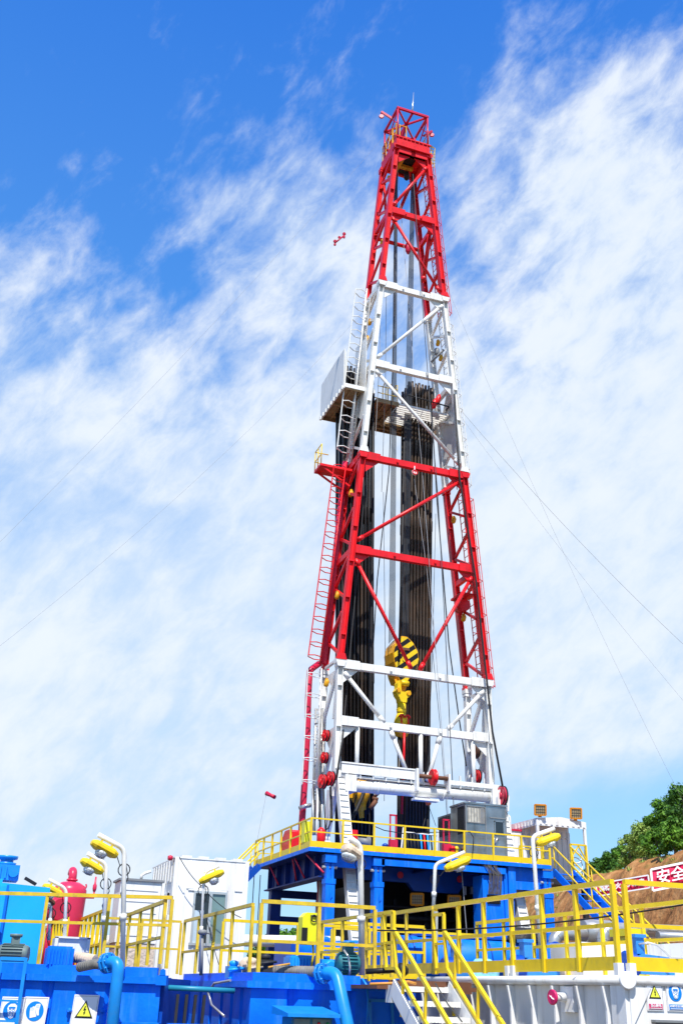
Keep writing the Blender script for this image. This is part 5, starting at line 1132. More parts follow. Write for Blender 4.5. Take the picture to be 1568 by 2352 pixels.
c0, c1 = az_(12, 432, 420, 'Y', 19.3), az_(12, 700, 255, 'Y', 19.3); gearbox('ribbed blue gearbox on the left blue tank left of the thick pipe', c0.x, c1.x, 19.3, 19.8, .30, c1.z, BLUE, 8)
bb_ = T('shale_shaker_housing', 'large light blue machine housing with a blue motor on top at the left edge', 'machine housing', (1.0, 21, .3))
b = MB(); b.prism([(-1.6,.2),(1.94,.2),(1.94,.62),(1.93,1.62),(1.10,1.66),(-1.6,1.66)], (0, 20.6, 0), X, Zv, -1.5); b.box(-1.6, 1.08, 20.7, 21.8, 1.66, 1.73); b.box(-1.4, 1.18, 20.55, 20.599, .3, 1.6); b.build('housing', mat('sky_blue_paint', (.012,.40,.90), .35, var=.08, dirt=.15, dirtcol=(.1,.4,.6), scale=1.2), bb_)
b = MB(); b.box(1.16, 1.20, 20.5, 20.545, .3, 1.62); b.build('edge_strip', BLUE, bb_)
c = az_(11, 100, 640, 'Y', 21.1); mt = MB(); mt.box(.2, 1.36, 20.85, 21.4, 1.73, 2.0); 
for i in range(9): mt.box(.3+i*.1, .33+i*.1, 20.81, 20.849, 1.76, 1.98)
mt.lathe([(.17,0),(.18,.05),(.12,.06),(.12,.1),(.19,.12),(.20,.17)], (1.12, 21.1, 2.0), Zv, 18); mt.disc((1.25, 20.82, 1.87), (0,-1,0), .09, .06, 14); mt.build('top_motor', BLUEP, bb_)
b = MB(); b.bar(az_(11, 305, 690, 'Y', 22), az_(11, 440, 770, 'Y', 22), .22, .04); tag(b.build('tilted_plate', BLACK), 'small dark tilted plate behind the large light blue housing', 'plate')
# red vessel
VRED = mat('rose_red_paint', (.64, .03, .09), .32, var=.08, dirt=.25, dirtcol=(.35, .03, .05))
rv = T('red_separator', 'crimson upright gas separator vessel with a bent pipe on top', 'vessel', (3.10, 27, GZ))
b = MB(); b.lathe([(.34, GZ+.3),(.36,.9),(.40,1.95),(.395,2.10),(.34,2.20),(.22,2.27),(.05,2.30)], (3.0,27,0), Zv, 28); b.build('vessel_body', VRED, rv)
b = MB(); p = Vector((3.02,27,2.26)); b.tube([p, p+Zv*.15]+arc(p+Vector((.0,.14,.15)), -Y, Zv, .14, 0, 150, 7), .10, 14); b.lathe([(.135,-.02),(.135,.02)], p+Zv*.07, Zv, 16); b.build('bent_pipe', VRED, rv)
for x_ in (2.72, 3.30):
    b = MB(); b.torus((x_, 26.95, 2.20), (0,1,0), .07, .02, 12, 5, 0, 180); b.build('lifting_lug', VRED, rv)
b = MB(); b.tube([(3.36,27,1.95),(3.58,27,1.95),(3.58,27,2.12)], .025, 8); b.lathe([(.035,0),(.05,.06),(.05,.14),(.025,.18),(.02,.34)], (3.58,27,2.1), Zv, 10); b.build('relief_valve', VRED, rv)
b = MB(); b.lathe([(.24,-.2),(.27,-.16),(.27,.10),(.24,.14)], (2.70, 26.6, 1.62), (.55,-.8,0), 20); b.tube([(2.7,26.6,1.62),(2.95,26.9,1.62)], .12, 10); b.tube([(2.62,26.6,1.5),(2.58,26.6,.2)], .07, 8); b.build('side_inlet', DRED, rv)
b = MB()
for a_ in (-.28, .28): b.box(3.10+a_-.04, 3.10+a_+.04, 26.8, 26.88, GZ, .95)
b.build('leg', DRED, rv)
# rails of the left side
wy = YELD
rail('tank_railing', 'worn yellow railing along the front of the left blue tank', [P1(5.6,-.35,.31), P1(.05,-.35,.31)], 1.10, h=1.13, mids=(.68,), toe=0, w=.055, tw=.06, m=wy)
rail('tank_railing', 'yellow railing running back from the right end of the left blue tank', [(3.75, 18.9, .38), (3.75, 23.6, .34)], 1.3, h=1.0, mids=(.42,), toe=0, w=.055, tw=.06, m=wy)
rail('walkway_railing', 'thin yellow railing crossing behind the white lamp poles to the middle tank corner', [(3.5, 24.4, .30), (5.24, 24.4, .30)], .9, h=1.07, mids=(.5,), toe=0, w=.05, tw=.05, m=wy)
rail('walkway_railing', 'row of yellow rails receding between red vessel and white lamp pole', [(3.35, 23.2, .2), (3.35, 33.5, .2)], .75, h=1.25, mids=(.6,), toe=.12, w=.07, tw=.06, m=YEL)
rail('walkway_railing', 'second row of yellow rails receding nearer the red vessel', [(2.7, 24.0, .2), (2.7, 32.0, .2)], .6, h=1.1, mids=(.5,), toe=.1, w=.08, tw=.06, m=YEL)
b = MB(); b.tube([(2.4, 31, 1.05), (7.5, 31, 1.25)], .16, 12); tag(b.build('white_pipe', WHITE), 'white horizontal pipe behind the receding yellow rails', 'pipe')
b = MB(); b.box(2.2, 2.85, 21.2, 21.6, .45, .80); b.box(2.2, 2.26, 21.15, 21.2, .3, .82); b.box(2.79, 2.85, 21.15, 21.2, .3, .82); b.box(2.2, 2.85, 21.15, 21.2, .8, .83); tag(b.build('support_stand', WHITE), 'small white steel frame between the two short lamp poles', 'frame')

# --- middle blue tank
t2 = T('middle_mud_tank', 'bright blue corrugated mud tank in the middle foreground with a grey hose across its top', 'mud tank', (6.5, 18.4, GZ))
def P2(s, d, z): return Vector((s, 18.4-d, z))
def P2s(s, d, z): return Vector((5.24-d, s, z))
corr_wall(P2, 5.24, 8.05, [5.98, 7.02, 8.2 if False else 7.95], GZ, .06).build('side_wall', BLUE, t2)
corr_wall(lambda s, d, z: Vector((5.24-d, s, z)), 18.4, 24.0, [18.95, 19.6, 20.3, 21.1, 22.0, 23.0], GZ, .06).build('end_wall', BLUE, t2)
b = MB(); b.box(5.42, 8.05, 18.58, 24, GZ, .12); b.build('tank_body', BLUED, t2)
b = MB(); b.box(5.14, 8.06, 18.30, 18.55, .06, .165); b.box(5.14, 5.4, 18.551, 24.0, .06, .165); b.build('rim', BLUE, t2)
b = MB(); b.box(5.26, 7.22, 18.40, 18.50, .166, .30); b.box(5.26, 5.36, 18.501, 23.8, .166, .30); b.build('coaming', BLUE, t2)
b = MB()
for s in (7.38, 7.80): b.bar((s, 18.37, -.08), (s+.12, 18.37, GZ), .05, .04, up=(0,1,0))
b.bar((7.36, 18.37, -.08), (7.82, 18.37, -.08), .04, .05); tag(b.build('leaning_frame', BLUEP), 'light blue door frame outline on the right part of the middle blue tank', 'frame')
cb = T('control_box', 'blue hooded control box with red and green indicator lamps at the bottom edge', 'control box', (6.05, 17.7, -.9))
b = MB(); b.box(5.72, 6.42, 17.6, 18.1, -.95, -.36); b.build('case', mat('teal_case', (.03,.20,.30), .4, var=.1), cb)
b = MB(); b.hexa([(5.60,17.42,-.35),(6.50,17.42,-.35),(6.46,18.2,-.33),(5.56,18.2,-.33),(5.60,17.42,-.30),(6.50,17.42,-.30),(6.46,18.2,-.20),(5.56,18.2,-.20)]); b.build('hood', BLUEP, cb)
b = MB(); b.box(5.76, 6.03, 17.585, 17.599, -.9, -.38); b.box(6.08, 6.38, 17.585, 17.599, -.9, -.38); pn = b.build('front_panel', mat('grey_green_panel', (.22,.28,.24), .5), cb)
b = MB(); b.lathe([(.022,0),(.024,.03),(.012,.04)], (6.18, 17.585, -.44), (0,-1,0), 10); b.build('indicator_lamp', RED, cb)
b = MB(); b.lathe([(.022,0),(.024,.03),(.012,.04)], (6.33, 17.585, -.44), (0,-1,0), 10); b.build('indicator_lamp', GREEN, cb)
hose([az_(14, 190, 400, 'X', 5.1), az_(14, 60, 425, 'X', 5.05), az_(14, 12, 500, 'X', 5.0), az_(14, 40, 600, 'X', 5.0), az_(14, 140, 690, 'X', 5.05)], .022, 'pale curved hose hanging on the left end of the middle blue tank', GALV, 8, False)
hose([az_(14, 1255, 385, 'Y', 18.3), az_(14, 1290, 440, 'Y', 18.2), az_(14, 1300, 560, 'Y', 18.2), az_(14, 1292, 760, 'Y', 18.1)], .018, 'thin teal hose running down beside the light blue frame', BLUEP, 8, False)
rail('tank_railing', 'worn yellow railing along the front of the middle blue tank', [(5.36, 18.46, .30), (7.50, 18.46, .30)], .95, h=1.14, mids=(.50,), toe=0, w=.06, tw=.065, m=wy)
rail('tank_railing', 'worn yellow railing receding along the left end of the middle blue tank', [(5.30, 18.8, .30), (5.30, 24.3, .28)], 1.3, h=1.10, mids=(.46,), toe=0, w=.055, tw=.06, m=wy)
rail('tank_railing', 'yellow railing on the far side of the middle blue tank below the drill floor', [(5.9, 23.2, .28), (9.3, 23.2, .28)], .9, h=1.1, mids=(.5,), toe=.0, w=.055, tw=.06, m=YEL)
rail('walkway_railing', 'yellow end railing between the middle tank and the stair head', [(7.9, 18.6, .3), (7.9, 22.5, .3)], 1.3, h=1.1, mids=(.5,), toe=0, w=.055, tw=.06, m=wy)
# eyewash jug
ey = T('eyewash_station', 'bright lime yellow plastic eyewash canister with black cap above the middle blue tank', 'eyewash canister', tuple(az_(6, 590, 950, 'Y', 19.0)))
p0, p1 = az_(6, 522, 945, 'Y', 19.0), az_(6, 650, 728, 'Y', 19.0); w_ = p1.x-p0.x; h_ = p1.z-p0.z
b = MB(); b.prism([(0,.04),(.05,0),(w_-.05,0),(w_,.04),(w_,h_-.08),(w_-.06,h_),(.08,h_),(0,h_-.08)], (p0.x, 19.0, p0.z), X, Zv, -.24); b.build('canister', mat('lime_plastic', (.80,.80,.02), .35), ey)
b = MB(); b.torus((p0.x+w_*.62, 18.97, p0.z+h_*.82), (0,-1,0), .055, .012, 14, 5); b.box(p0.x+w_*.45, p0.x+w_*.85, 18.97, 18.999, p0.z+h_*.87, p0.z+h_*.92); b.box(p0.x-.01, p0.x+.09, 18.96, 18.999, p0.z+.04, p0.z+h_*.52); b.build('fittings', BLACK, ey)
b = MB(); b.tube([(p0.x+w_*.75, 19.1, p0.z), (p0.x+w_*.8, 19.1, p0.z-.15), (p0.x+w_*.65, 19.1, .3)], .02, 6); b.tube([(p0.x+w_*1.05, 19.1, p0.z+h_*.9), (p0.x+w_*1.08, 19.1, .3)], .02, 6); b.build('stand', YEL, ey)
# machines on middle tank
c = az_(6, 838, 1110, 'Y', 19.0); mt_ = mat('teal_motor', (.02,.16,.20), .45, var=.15, dirt=.4)
motor('teal finned motor with tall cap behind the slanting blue pipe', (c.x, 19.0, .50), (1,0,0), .42, .19, mt_)
hose([az_(6, 815, 985, 'Y', 18.7), az_(6, 845, 1030, 'Y', 18.6), az_(6, 856, 1100, 'Y', 18.6), az_(6, 852, 1160, 'Y', 18.6)], .018, 'pale conduit from the teal motor cap', ALU, 8, False)
p0, p1 = az_(6, 440, 1110, 'Y', 19.3), az_(6, 650, 1040, 'Y', 19.3); gearbox('ribbed blue gearbox under the yellow canister', p0.x, p1.x, 19.3, 19.7, .30, p1.z, BLUEL, 9)
p0, p1 = az_(6, 660, 1110, 'Y', 19.3), az_(6, 770, 1050, 'Y', 19.3); boxobj('pump_casing', 'light blue pump casing between ribbed gearbox and teal motor', 'pump', p0.x, p1.x, 19.3, 19.7, .30, p1.z, BLUEL, lambda b: b.lathe([(.10,-.05),(.13,0),(.10,.05)], ((p0.x+p1.x)/2, 19.25, (p1.z+.3)/2), (0,-1,0), 14))
for i, (x0_, x1_, y_) in enumerate(((20, 110, 1085), (240, 330, 1040), (140, 235, 1075))):
    p0, p1 = az_(6, x0_, 1140, 'Y', 19.8), az_(6, x1_, y_, 'Y', 19.8); b = MB(); m_ = (BLUEL, DARK, BEIGE)[i]
    b.box(p0.x, p1.x, 19.8, 20.1, .2, p1.z-.03); b.lathe([(.07,0),(.09,.04),(.09,.08),(.03,.1)], ((p0.x+p1.x)/2, 19.95, p1.z-.03), Zv, 12); b.tube([(p0.x-.04, 19.75, p1.z-.1), (p1.x+.05, 19.78, p1.z-.06)], .025, 6)
    tag(b.build('valve_unit', m_), ('small blue valve unit at the left corner of the middle tank', 'dark valve unit on the middle tank beside the suction hose', 'tan wrapped valve unit between two others on the middle tank')[i], 'valve')
b = MB(); b.tube([az_(6, 290, 1105, 'Y', 19.2), az_(6, 440, 1080, 'Y', 19.2)], .022, 6); tag(b.build('orange_bar', mat('orange_bar', (.65,.33,.05), .5)), 'short orange bar lying over the suction hose', 'bar')
# valve hand wheel stand
b = MB(); p = az_(13, 1010, 1310, 'Y', 21.0); q_ = az_(13, 1022, 920, 'Y', 21.0); b.tube([p, q_], .035, 8); b.lathe([(.05,0),(.09,.03),(.09,.08),(.05,.10)], q_, Zv, 12); c = az_(13, 1108, 905, 'Y', 21.0); b.tube([q_+Zv*.05, c], .018, 6); b.torus(c, (1,-.1,.2), .125, .012, 20, 5); b.tube([c-Zv*.12, c+Zv*.12], .01, 5)
tag(b.build('valve_stand', GREY), 'grey valve post with a hand wheel in front of the white cabin', 'valve')

# --- white cabin
wc = T('white_cabin', 'white corrugated container cabin with sliding window and open side door', 'cabin', (6.45, 28.5, GZ))
cx0, cx1, cy0, cy1, cz1 = 5.50, 7.42, 27.0, 29.9, 3.04
b = MB(); b.box(cx0, cx1, cy0, cy1, GZ+.3, cz1-.03); b.build('wall', WHITE2, wc)
b = MB(); b.box(cx0-.02, cx1+.02, cy0-.02, cy1+.02, cz1-.028, cz1); 
for x in (cx0+.16, cx0+.60, cx0+1.05, cx0+1.5): b.box(x, x+.26, cy0-.02, cy0+.2, cz1+.001, cz1+.05)
for y_ in range(8): b.box(cx0-.045, cx0-.021, cy0+.15+y_*.34, cy0+.27+y_*.34, 2.45, cz1-.05)
b.build('roof_rim', WHITE2, wc)
b = MB()
for x in (cx0-.01, cx1-.09): b.box(x, x+.10, cy0-.04, cy0-.001, GZ+.3, cz1)
for x in (cx0+.35, cx0+.78, cx0+1.22, cx0+1.60): b.box(x, x+.20, cy0-.025, cy0-.001, 2.30, cz1-.10)
for x in (cx0+.28, cx0+1.55): b.box(x, x+.03, cy0-.02, cy0-.001, GZ+.3, 2.35)
b.box(cx0+.40, cx0+1.40, cy0-.03, cy0-.001, 2.26, 2.29)
for x in (cx0+.35, cx0+.62, cx0+1.02, cx0+1.28): b.box(x, x+.02, cy0-.018, cy0-.001, -.5, .95)
b.build('corrugation', WHITE2, wc)
wx0, wx1, wz0, wz1 = az_(13, 922, 700, 'Y', cy0).x, az_(13, 1250, 700, 'Y', cy0).x, 1.05, 2.20
b = MB()
for a in ((wx0, wx1, wz1, wz1+.06), (wx0-.03, wx1+.03, wz0-.06, wz0), (wx0, wx0+.05, wz0, wz1), (wx1-.05, wx1, wz0, wz1), ((wx0+wx1)/2-.03, (wx0+wx1)/2+.05, wz0, wz1)): b.box(a[0], a[1], cy0-.06, cy0-.031, a[2], a[3])
f = b.build('window', ALU, wc)
b = MB(); b.box(wx0+.05, (wx0+wx1)/2-.03, cy0-.022, cy0-.001, wz0, wz1); b.build('open_pane', DGLASS, f)
b = MB(); b.box((wx0+wx1)/2+.05, wx1-.05, cy0-.022, cy0-.001, wz0, wz1); b.build('pane', GLASS, f)
b = MB(); b.box(wx0+.05, (wx0+wx1)/2-.14, cy0-.030, cy0-.023, wz0, wz0+.75); b.build('pane', mat('pale_glass', (.45,.55,.62), .2), f)
b = MB(); b.box(cx0-.012, cx0-.001, cy0+.35, cy0+1.3, -.2, 2.1); d_ = b.build('door_opening', DGLASS, wc)
b = MB(); b.box(cx0-.05, cx0-.013, cy0+.30, cy0+.35, -.3, 2.2); b.box(cx0-.05, cx0-.013, cy0+1.3, cy0+1.36, -.3, 2.2); b.box(cx0-.05, cx0-.013, cy0+.30, cy0+1.36, 2.1, 2.2); b.box(cx0-.30, cx0-.26, cy0+1.36, cy0+1.45, -.3, 2.1); b.build('door_frame', WHITE2, d_)
b = MB(); p = az_(13, 712, 170, 'Y', 27.1); b.lathe([(.05,-.06),(.07,0),(.05,.06)], p, (1,0,0), 12); b.build('beacon', DRED, wc)
wb = T('white_box', 'low white ribbed box with dark roof edge left of the white cabin', 'box', (4.57, 26.4, GZ))
b = MB(); b.box(4.05, 5.02, 26.0, 26.9, .95, 2.31); 
for i in range(5): b.box(4.12, 4.95, 25.985, 25.999, 1.1+i*.25, 1.13+i*.25)
b.build('upper_wall', WHITE2, wb)
b = MB(); b.box(4.08, 5.0, 26.02, 26.9, GZ, .949); b.build('lower_wall', mat('beige_plaster', (.60,.50,.42), .9, var=.12, dirt=.4, dirtcol=(.4,.32,.25), scale=6, bump=.7, bscale=14), wb)
b = MB(); b.box(4.0, 5.08, 25.95, 26.95, 2.311, 2.36); b.build('roof', GREY, wb)
b = MB(); b.box(5.03, 5.10, 25.96, 26.06, GZ, 2.3); b.box(5.22, 5.32, 25.96, 26.06, GZ, 1.6); b.build('corner_post', WHITE2, wb)
b = MB(); b.tube([az_(13, 430, 380, 'Y', 29.5), az_(13, 435, 340, 'Y', 29.5), az_(13, 470, 318, 'Y', 29.5), az_(13, 525, 300, 'Y', 29.5)], .04, 8); tag(b.build('vent_pipe', WHITE), 'small bent white vent pipe behind the low white box', 'pipe')
# gap between the tanks
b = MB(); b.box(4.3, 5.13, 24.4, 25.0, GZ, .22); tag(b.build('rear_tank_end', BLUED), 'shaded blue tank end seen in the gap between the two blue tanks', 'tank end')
b = MB(); b.tube([(3.9, 18.95, .02), (5.1, 18.95, .0)], .045, 10); tag(b.build('teal_pipe', mat('teal_pipe', (.02,.25,.38), .4)), 'teal pipe bridging the gap between the left and middle blue tanks', 'pipe')
b = MB()
for i in range(5): b.bar((4.1+i*.16, 19.6, -.08), (4.05+i*.15, 19.5, GZ), .05, .05)
tag(b.build('frame_rack', DARK), 'dark upright bars in the gap between the two blue tanks', 'rack')

# --- lamps on poles
def pole_lamp(lab, base, bend, tip, yy, body=YEL, L_=.46, r=.105, pr=.045, cup=True, side=None, name='pole_lamp'):
    base, bend, tip = at(*base, 'Y', yy), at(*bend, 'Y', yy), at(*tip, 'Y', yy-.1)
    rt = T(name, lab, 'lamp', tuple(base)); a = (tip-bend).normalized(); up = (bend-base).normalized()
    pts = [base, bend-up*.12]
    for i in range(1, 6): t = i/5; pts.append((bend-up*.12)*(1-t)**2+bend*2*t*(1-t)+(bend+a*.12)*t*t)
    pts.append(tip); b = MB(); b.tube(pts, pr, 12); mid = base.lerp(bend, .42); b.tube([mid-up*.05, mid+up*.05], pr*1.35, 12); b.build('pole', WHITE, rt)
    n = -(Zv-a*Zv.dot(a)).normalized(); c = tip-a*L_*.42+n*(r*1.0+pr+.015); side_ = a.cross(n)
    b = MB(); vs = []; pf = [(-.52, .35), (-.50, .62), (-.36, .95), (-.33, 1.0), (.33, 1.0), (.37, .92), (.50, .60), (.52, .35)]; m_ = 12
    for t_, k_ in pf:
        for j_ in range(m_):
            an = 2*math.pi*(j_+.5)/m_; vs.append(c+a*L_*t_+side_*math.cos(an)*r*1.15*k_+n*math.sin(an)*r*.82*k_)
    b.add(vs, [(i_*m_+j_, i_*m_+(j_+1) % m_, (i_+1)*m_+(j_+1) % m_, (i_+1)*m_+j_) for i_ in range(len(pf)-1) for j_ in range(m_)]+[tuple(range(m_))[::-1], tuple((len(pf)-1)*m_+j_ for j_ in range(m_))])
    for i_ in range(6): b.bar(c+a*L_*(-.30+i_*.12)-side_*r*1.20+n*r*.18, c+a*L_*(-.30+i_*.12)+side_*r*1.20+n*r*.18, .014, r*.3, up=n)
    b.bar(c-a*L_*.34+n*r*.18, c+a*L_*.34+n*r*.18, r*2.5, .016, up=n)
    for k in (-.2, .2): b.bar(c+a*L_*k-n*r*.8, c+a*L_*k-n*(r+pr*1.5), .04, .03)
    b.build('lamp_case', body, rt)
    if cup:
        g = MB(); g.lathe([(r*1.05,0),(r*1.1,.02),(r*.95,.06),(r*.55,.09),(r*.1,.10)], c+n*r*.6+a*L_*.04, n, 16); g.build('glass_globe', LAMPG, rt)
        g = MB()
        for k in (.04, .09): g.torus(c+n*(r*.6+k)+a*L_*.04, n, r*(1.08-k*2), .005, 16, 4)
        for k in range(4):
            d = a*math.cos(k*.785)+side_*math.sin(k*.785); cc = c+n*r*.6+a*L_*.04
            g.tube([cc+d*r*1.1*math.cos(R(th))+n*.115*math.sin(R(th)) for th in range(0, 181, 30)], .005, 4)
        g.build('wire_guard', GREY, rt)
    cbm = MB(); pk = bend-up*.22; q_ = c-a*L_*.5 if (c-a*L_*.5-bend).length < (c+a*L_*.5-bend).length else c+a*L_*.5
    cbm.tube([q_, q_.lerp(pk, .5)-Zv*.10, pk+VR*.03, pk-up*.25+VR*.07, pk-up*.5-VR*.05, pk-up*.7], .010, 5); cbm.torus(pk-up*.12, VF, .10, .010, 14, 4); cbm.build('lamp_cable', BLACK, rt)
    return rt
pole_lamp('tallest white pole lamp with yellow case pointing left in front of the low white box', (282, 2225), (286, 1950), (226, 1917), 18.6, L_=.50, r=.10, pr=.042)
pole_lamp('second white pole lamp with yellow case pointing left, just left of the tallest one', (237, 2205), (245, 1986), (201, 1960), 20.5, L_=.47, r=.10, pr=.040)
pole_lamp('low pole lamp with yellow case half hidden in front of the red vessel', (148, 2175), (153, 2042), (112, 2020), 21.5, L_=.42, r=.09, pr=.034)
pole_lamp('lowest pole lamp with dark case beside the large light blue housing', (113, 2160), (119, 2056), (108, 2048), 22.0, BROWN, L_=.3, r=.08, pr=.03)
pole_lamp('thin pole lamp with yellow case pointing right in front of the white cabin window', (458, 2232), (469, 2004), (504, 1989), 21.0, L_=.50, r=.09, pr=.026)
pole_lamp('white pole lamp with faded beige case pointing left before the drill floor corner', (831, 2240), (827, 1942), (801, 1924), 19.2, BEIGE, L_=.38, r=.14, pr=.058)
pole_lamp('white pole lamp with long yellow case under the middle of the drill floor edge', (994, 2105), (999, 1985), (1066, 1957), 23.0, L_=.66, r=.13, pr=.042)
pole_lamp('white pole lamp with yellow case pointing right before the white annex', (1243, 2210), (1222, 1921), (1272, 1903), 20.6, L_=.56, r=.115, pr=.047)

# ================================================================== white tank on the right
WX, WY = 8.94, 13.0
wt = T('white_mud_tank', 'white ribbed mud tank with a round pipe along its edge in the lower right corner', 'mud tank', (WX, WY, GZ))
b = MB(); b.box(WX+.06, 13.6, WY+.06, 19.6, GZ, .22); b.build('tank_body', WGREY, wt)
b = MB(); b.box(WX, 13.6, WY, WY+.059, GZ, .22); b.box(WX, WX+.059, WY+.06, WY+.34, GZ, .22); b.build('front_wall', WHITE2, wt)
b = MB(); b.box(WX-.02, WX+.059, WY+.02, 19.62, .223, .30); b.box(WX+.0, 13.6, WY-.02, WY+.2, .223, .30); b.box(WX+.06, 13.6, WY+.2, 19.6, .223, .34)
b.build('rim', WHITE2, wt)
b = MB(); b.tube([(WX+.0, WY-.02, .285), (WX+.0, 19.7, .285)], .062, 16); b.tube([(WX+.09, WY+.0, .285), (13.6, WY+.0, .285)], .062, 16); b.lathe([(.105,-.03),(.115,-.02),(.115,.02),(.10,.05)], (WX+.03, WY-.05, .28), (-.45,-.9,0), 24); b.build('edge_pipe', WHITE2, wt)
for i in range(10):
    y = 13.42+i*.675
    b = MB(); b.add([(WX+.059,y,.21),(WX-.075,y,.21),(WX-.02,y,-.10),(WX-.02,y,GZ),(WX+.059,y,GZ)]+[(WX+.059,y+.045,.21),(WX-.075,y+.045,.21),(WX-.02,y+.045,-.10),(WX-.02,y+.045,GZ),(WX+.059,y+.045,GZ)], [(0,1,2,3,4),(9,8,7,6,5),(0,5,6,1),(1,6,7,2),(2,7,8,3),(3,8,9,4),(4,9,5,0)]); b.build('rib', WHITE2, wt)
b = MB(); b.prism([(0,0),(.35,0),(0,-.5)], (WX+.059+.0, WY-.001, .20), X, Zv, .03); b.build('gusset', WHITE2, wt)
sp = T('fire_stub', 'short stub pipe with a round red cap on the side of the white tank', 'pipe cap', (WX-.2, 14.5, .05))
b = MB(); b.box(WX-.012, WX+.055, 14.28, 14.62, -.14, .20); b.tube([(WX-.01, 14.5, .055), (WX-.24, 14.46, .05)], .062, 16); b.build('stub_pipe', WHITE2, sp)
b = MB(); b.lathe([(.10,-.02),(.105,-.01),(.105,.012),(.09,.02)], (WX-.25, 14.455, .05), (-1,-.15,0), 24); c_ = b.build('red_cap', SIGNR, sp)
b = MB(); q_ = Vector((WX-.272, 14.45, .05)); b.bar(q_+Vector((0,.05,.03)), q_+Vector((0,.02,.0)), .004, .015, up=(1,0,0)); b.bar(q_+Vector((0,.01,.02)), q_+Vector((0,-.02,-.02)), .004, .02, up=(1,0,0)); b.bar(q_+Vector((0,-.03,-.01)), q_+Vector((0,-.06,-.03)), .004, .025, up=(1,0,0)); b.build('stencil_marks', SIGNW, c_)
sign_board('safety_sign', 'white safety sign with yellow triangle and crimson caption on the white tank front', Vector((9.405, WY-.012, .105)), X, .27, .37, 'volt', '当心触电', -.0)
sign_board('safety_sign', 'white safety sign with blue mask disc at the right edge of the white tank', Vector((9.74, WY-.012, .105)), X, .29, .37, 'mask', '必须戴防尘口罩', -.0)
b = MB(); b.box(9.32, 9.9, WY-.10, WY-.001, -.22, -.19); b.box(9.40, 9.9, WY-.05, WY-.001, -.28, -.221); tag(b.build('shelf', GREY), 'dark shelf lip below the two signs on the white tank front', 'shelf')
def wrail(lab, pts, posts, m=YEL, h=1.17, toe=.19, w=.065): return rail('walkway_railing', lab, pts, posts, h=h, mids=(.60,), toe=toe, w=w, tw=.07, m=m)
wrail('bright yellow railing with toe board along the near side of the white tank', [(WX+.02, 19.0, .39), (WX+.02, WY+.12, .39)], 1.0)
wrail('bright yellow railing along the front of the white tank leaving the picture at right', [(WX+.16, WY+.04, .39), (13.5, WY+.04, .39)], 1.05)
wrail('yellow railing continuing back from the stair head towards the substructure', [(WX+.05, 19.15, .39), (WX+.05, 23.0, .39)], 1.25, m=wy, w=.055)
wrail('yellow railing on the far side of the white tank walkway', [(11.7, 22.6, .39), (11.7, 13.8, .39)], 1.35, toe=.0, w=.06)
wrail('yellow railing facing the camera behind the tanks at the back of the walkway', [(9.6, 26.5, .36), (14.2, 26.5, .36)], 1.05, toe=.18, w=.07)
wrail('short yellow railing at the near right corner of the substructure behind the stairs', [(8.6, 24.4, .36), (11.2, 24.4, .36)], 1.1, toe=.18, w=.06)
for p in ((WX+.02, WY+.12), (WX+.16, WY+.04), (WX+.02, 16.05), (WX+.02, 16.22)):
    b = MB(); b.box(p[0]-.05, p[0]+.05, p[1]-.05, p[1]+.05, .30, .50); tag(b.build('rail_socket', WHITE2), 'white steel socket holding a yellow rail post on the white tank edge', 'socket', 'sockets of the white tank railing')
# walkway deck plate between tanks
b = MB(); b.box(7.0, WX-.08, 17.1, 19.0, .10, .16); b.box(7.2, 8.7, 17.05, 17.099, .06, .24); tag(b.build('landing', BROWN), 'rusty brown landing plate at the head of the white stairs', 'landing')
b = MB(); b.tube([az_(15, 70, 797, 'Y', 17.0), az_(15, 300, 790, 'Y', 16.95), az_(15, 430, 775, 'Y', 16.95), az_(15, 500, 795, 'Y', 16.95)], .022, 7); tag(b.build('orange_hose', mat('orange_hose', (.65,.28,.05), .5)), 'orange hose lying across the rusty landing', 'hose')
b = MB(); b.tube([az_(15, 30, 680, 'Y', 17.6), az_(15, 330, 665, 'Y', 17.4)], .045, 10); b.lathe([(.05,0),(.12,.05),(.12,.12),(.05,.2)], az_(15, 320, 668, 'Y', 17.4), X, 14); tag(b.build('black_pipe', BLACK), 'short black pipe and cap left of the white stairs', 'pipe')
# near stairs
st = T('white_staircase', 'white steel staircase with bright yellow handrails descending towards the camera', 'staircase', (7.7, 17, .18))
sxl, sxr = 7.22, 8.22
def SL(x, y): return at(x, y, 'X', sxl)
def SR(x, y): return at(x, y, 'X', sxr)
la, lb = SL(903, 2263), SL(955, 2352); ld = (lb-la).normalized(); ra = SR(1025, 2255); 
slope = (SL(1031, 2352)-SL(904, 2135)).normalized()
for x in (sxl, sxr):
    a = Vector((x, 16.95, .14)); c = a+slope*3.2; b = MB(); b.bar(a, c, .05, .26); b.box(x-.024, x+.024, 16.955, 17.2, -.1, .16); b.build('stringer', WHITE, st)
b = MB(); k = 7
for i in range(k):
    p = Vector((0, 16.95, .14))+Vector((0, slope.y, slope.z))*(.42+i*.40); b.box(sxl+.03, sxr-.03, p.y-.14, p.y+.12, p.z-.0, p.z+.03); b.box(sxl+.03, sxr-.03, p.y-.145, p.y-.141, p.z-.05, p.z+.03)
    for j in range(16): b.box(sxl+.05+j*.058, sxl+.075+j*.058, p.y-.155, p.y-.146, p.z-.045, p.z-.02)
b.box(sxl+.03, sxr-.03, 16.9, 17.04, .07, .15)
b.build('treads', WHITE, st)
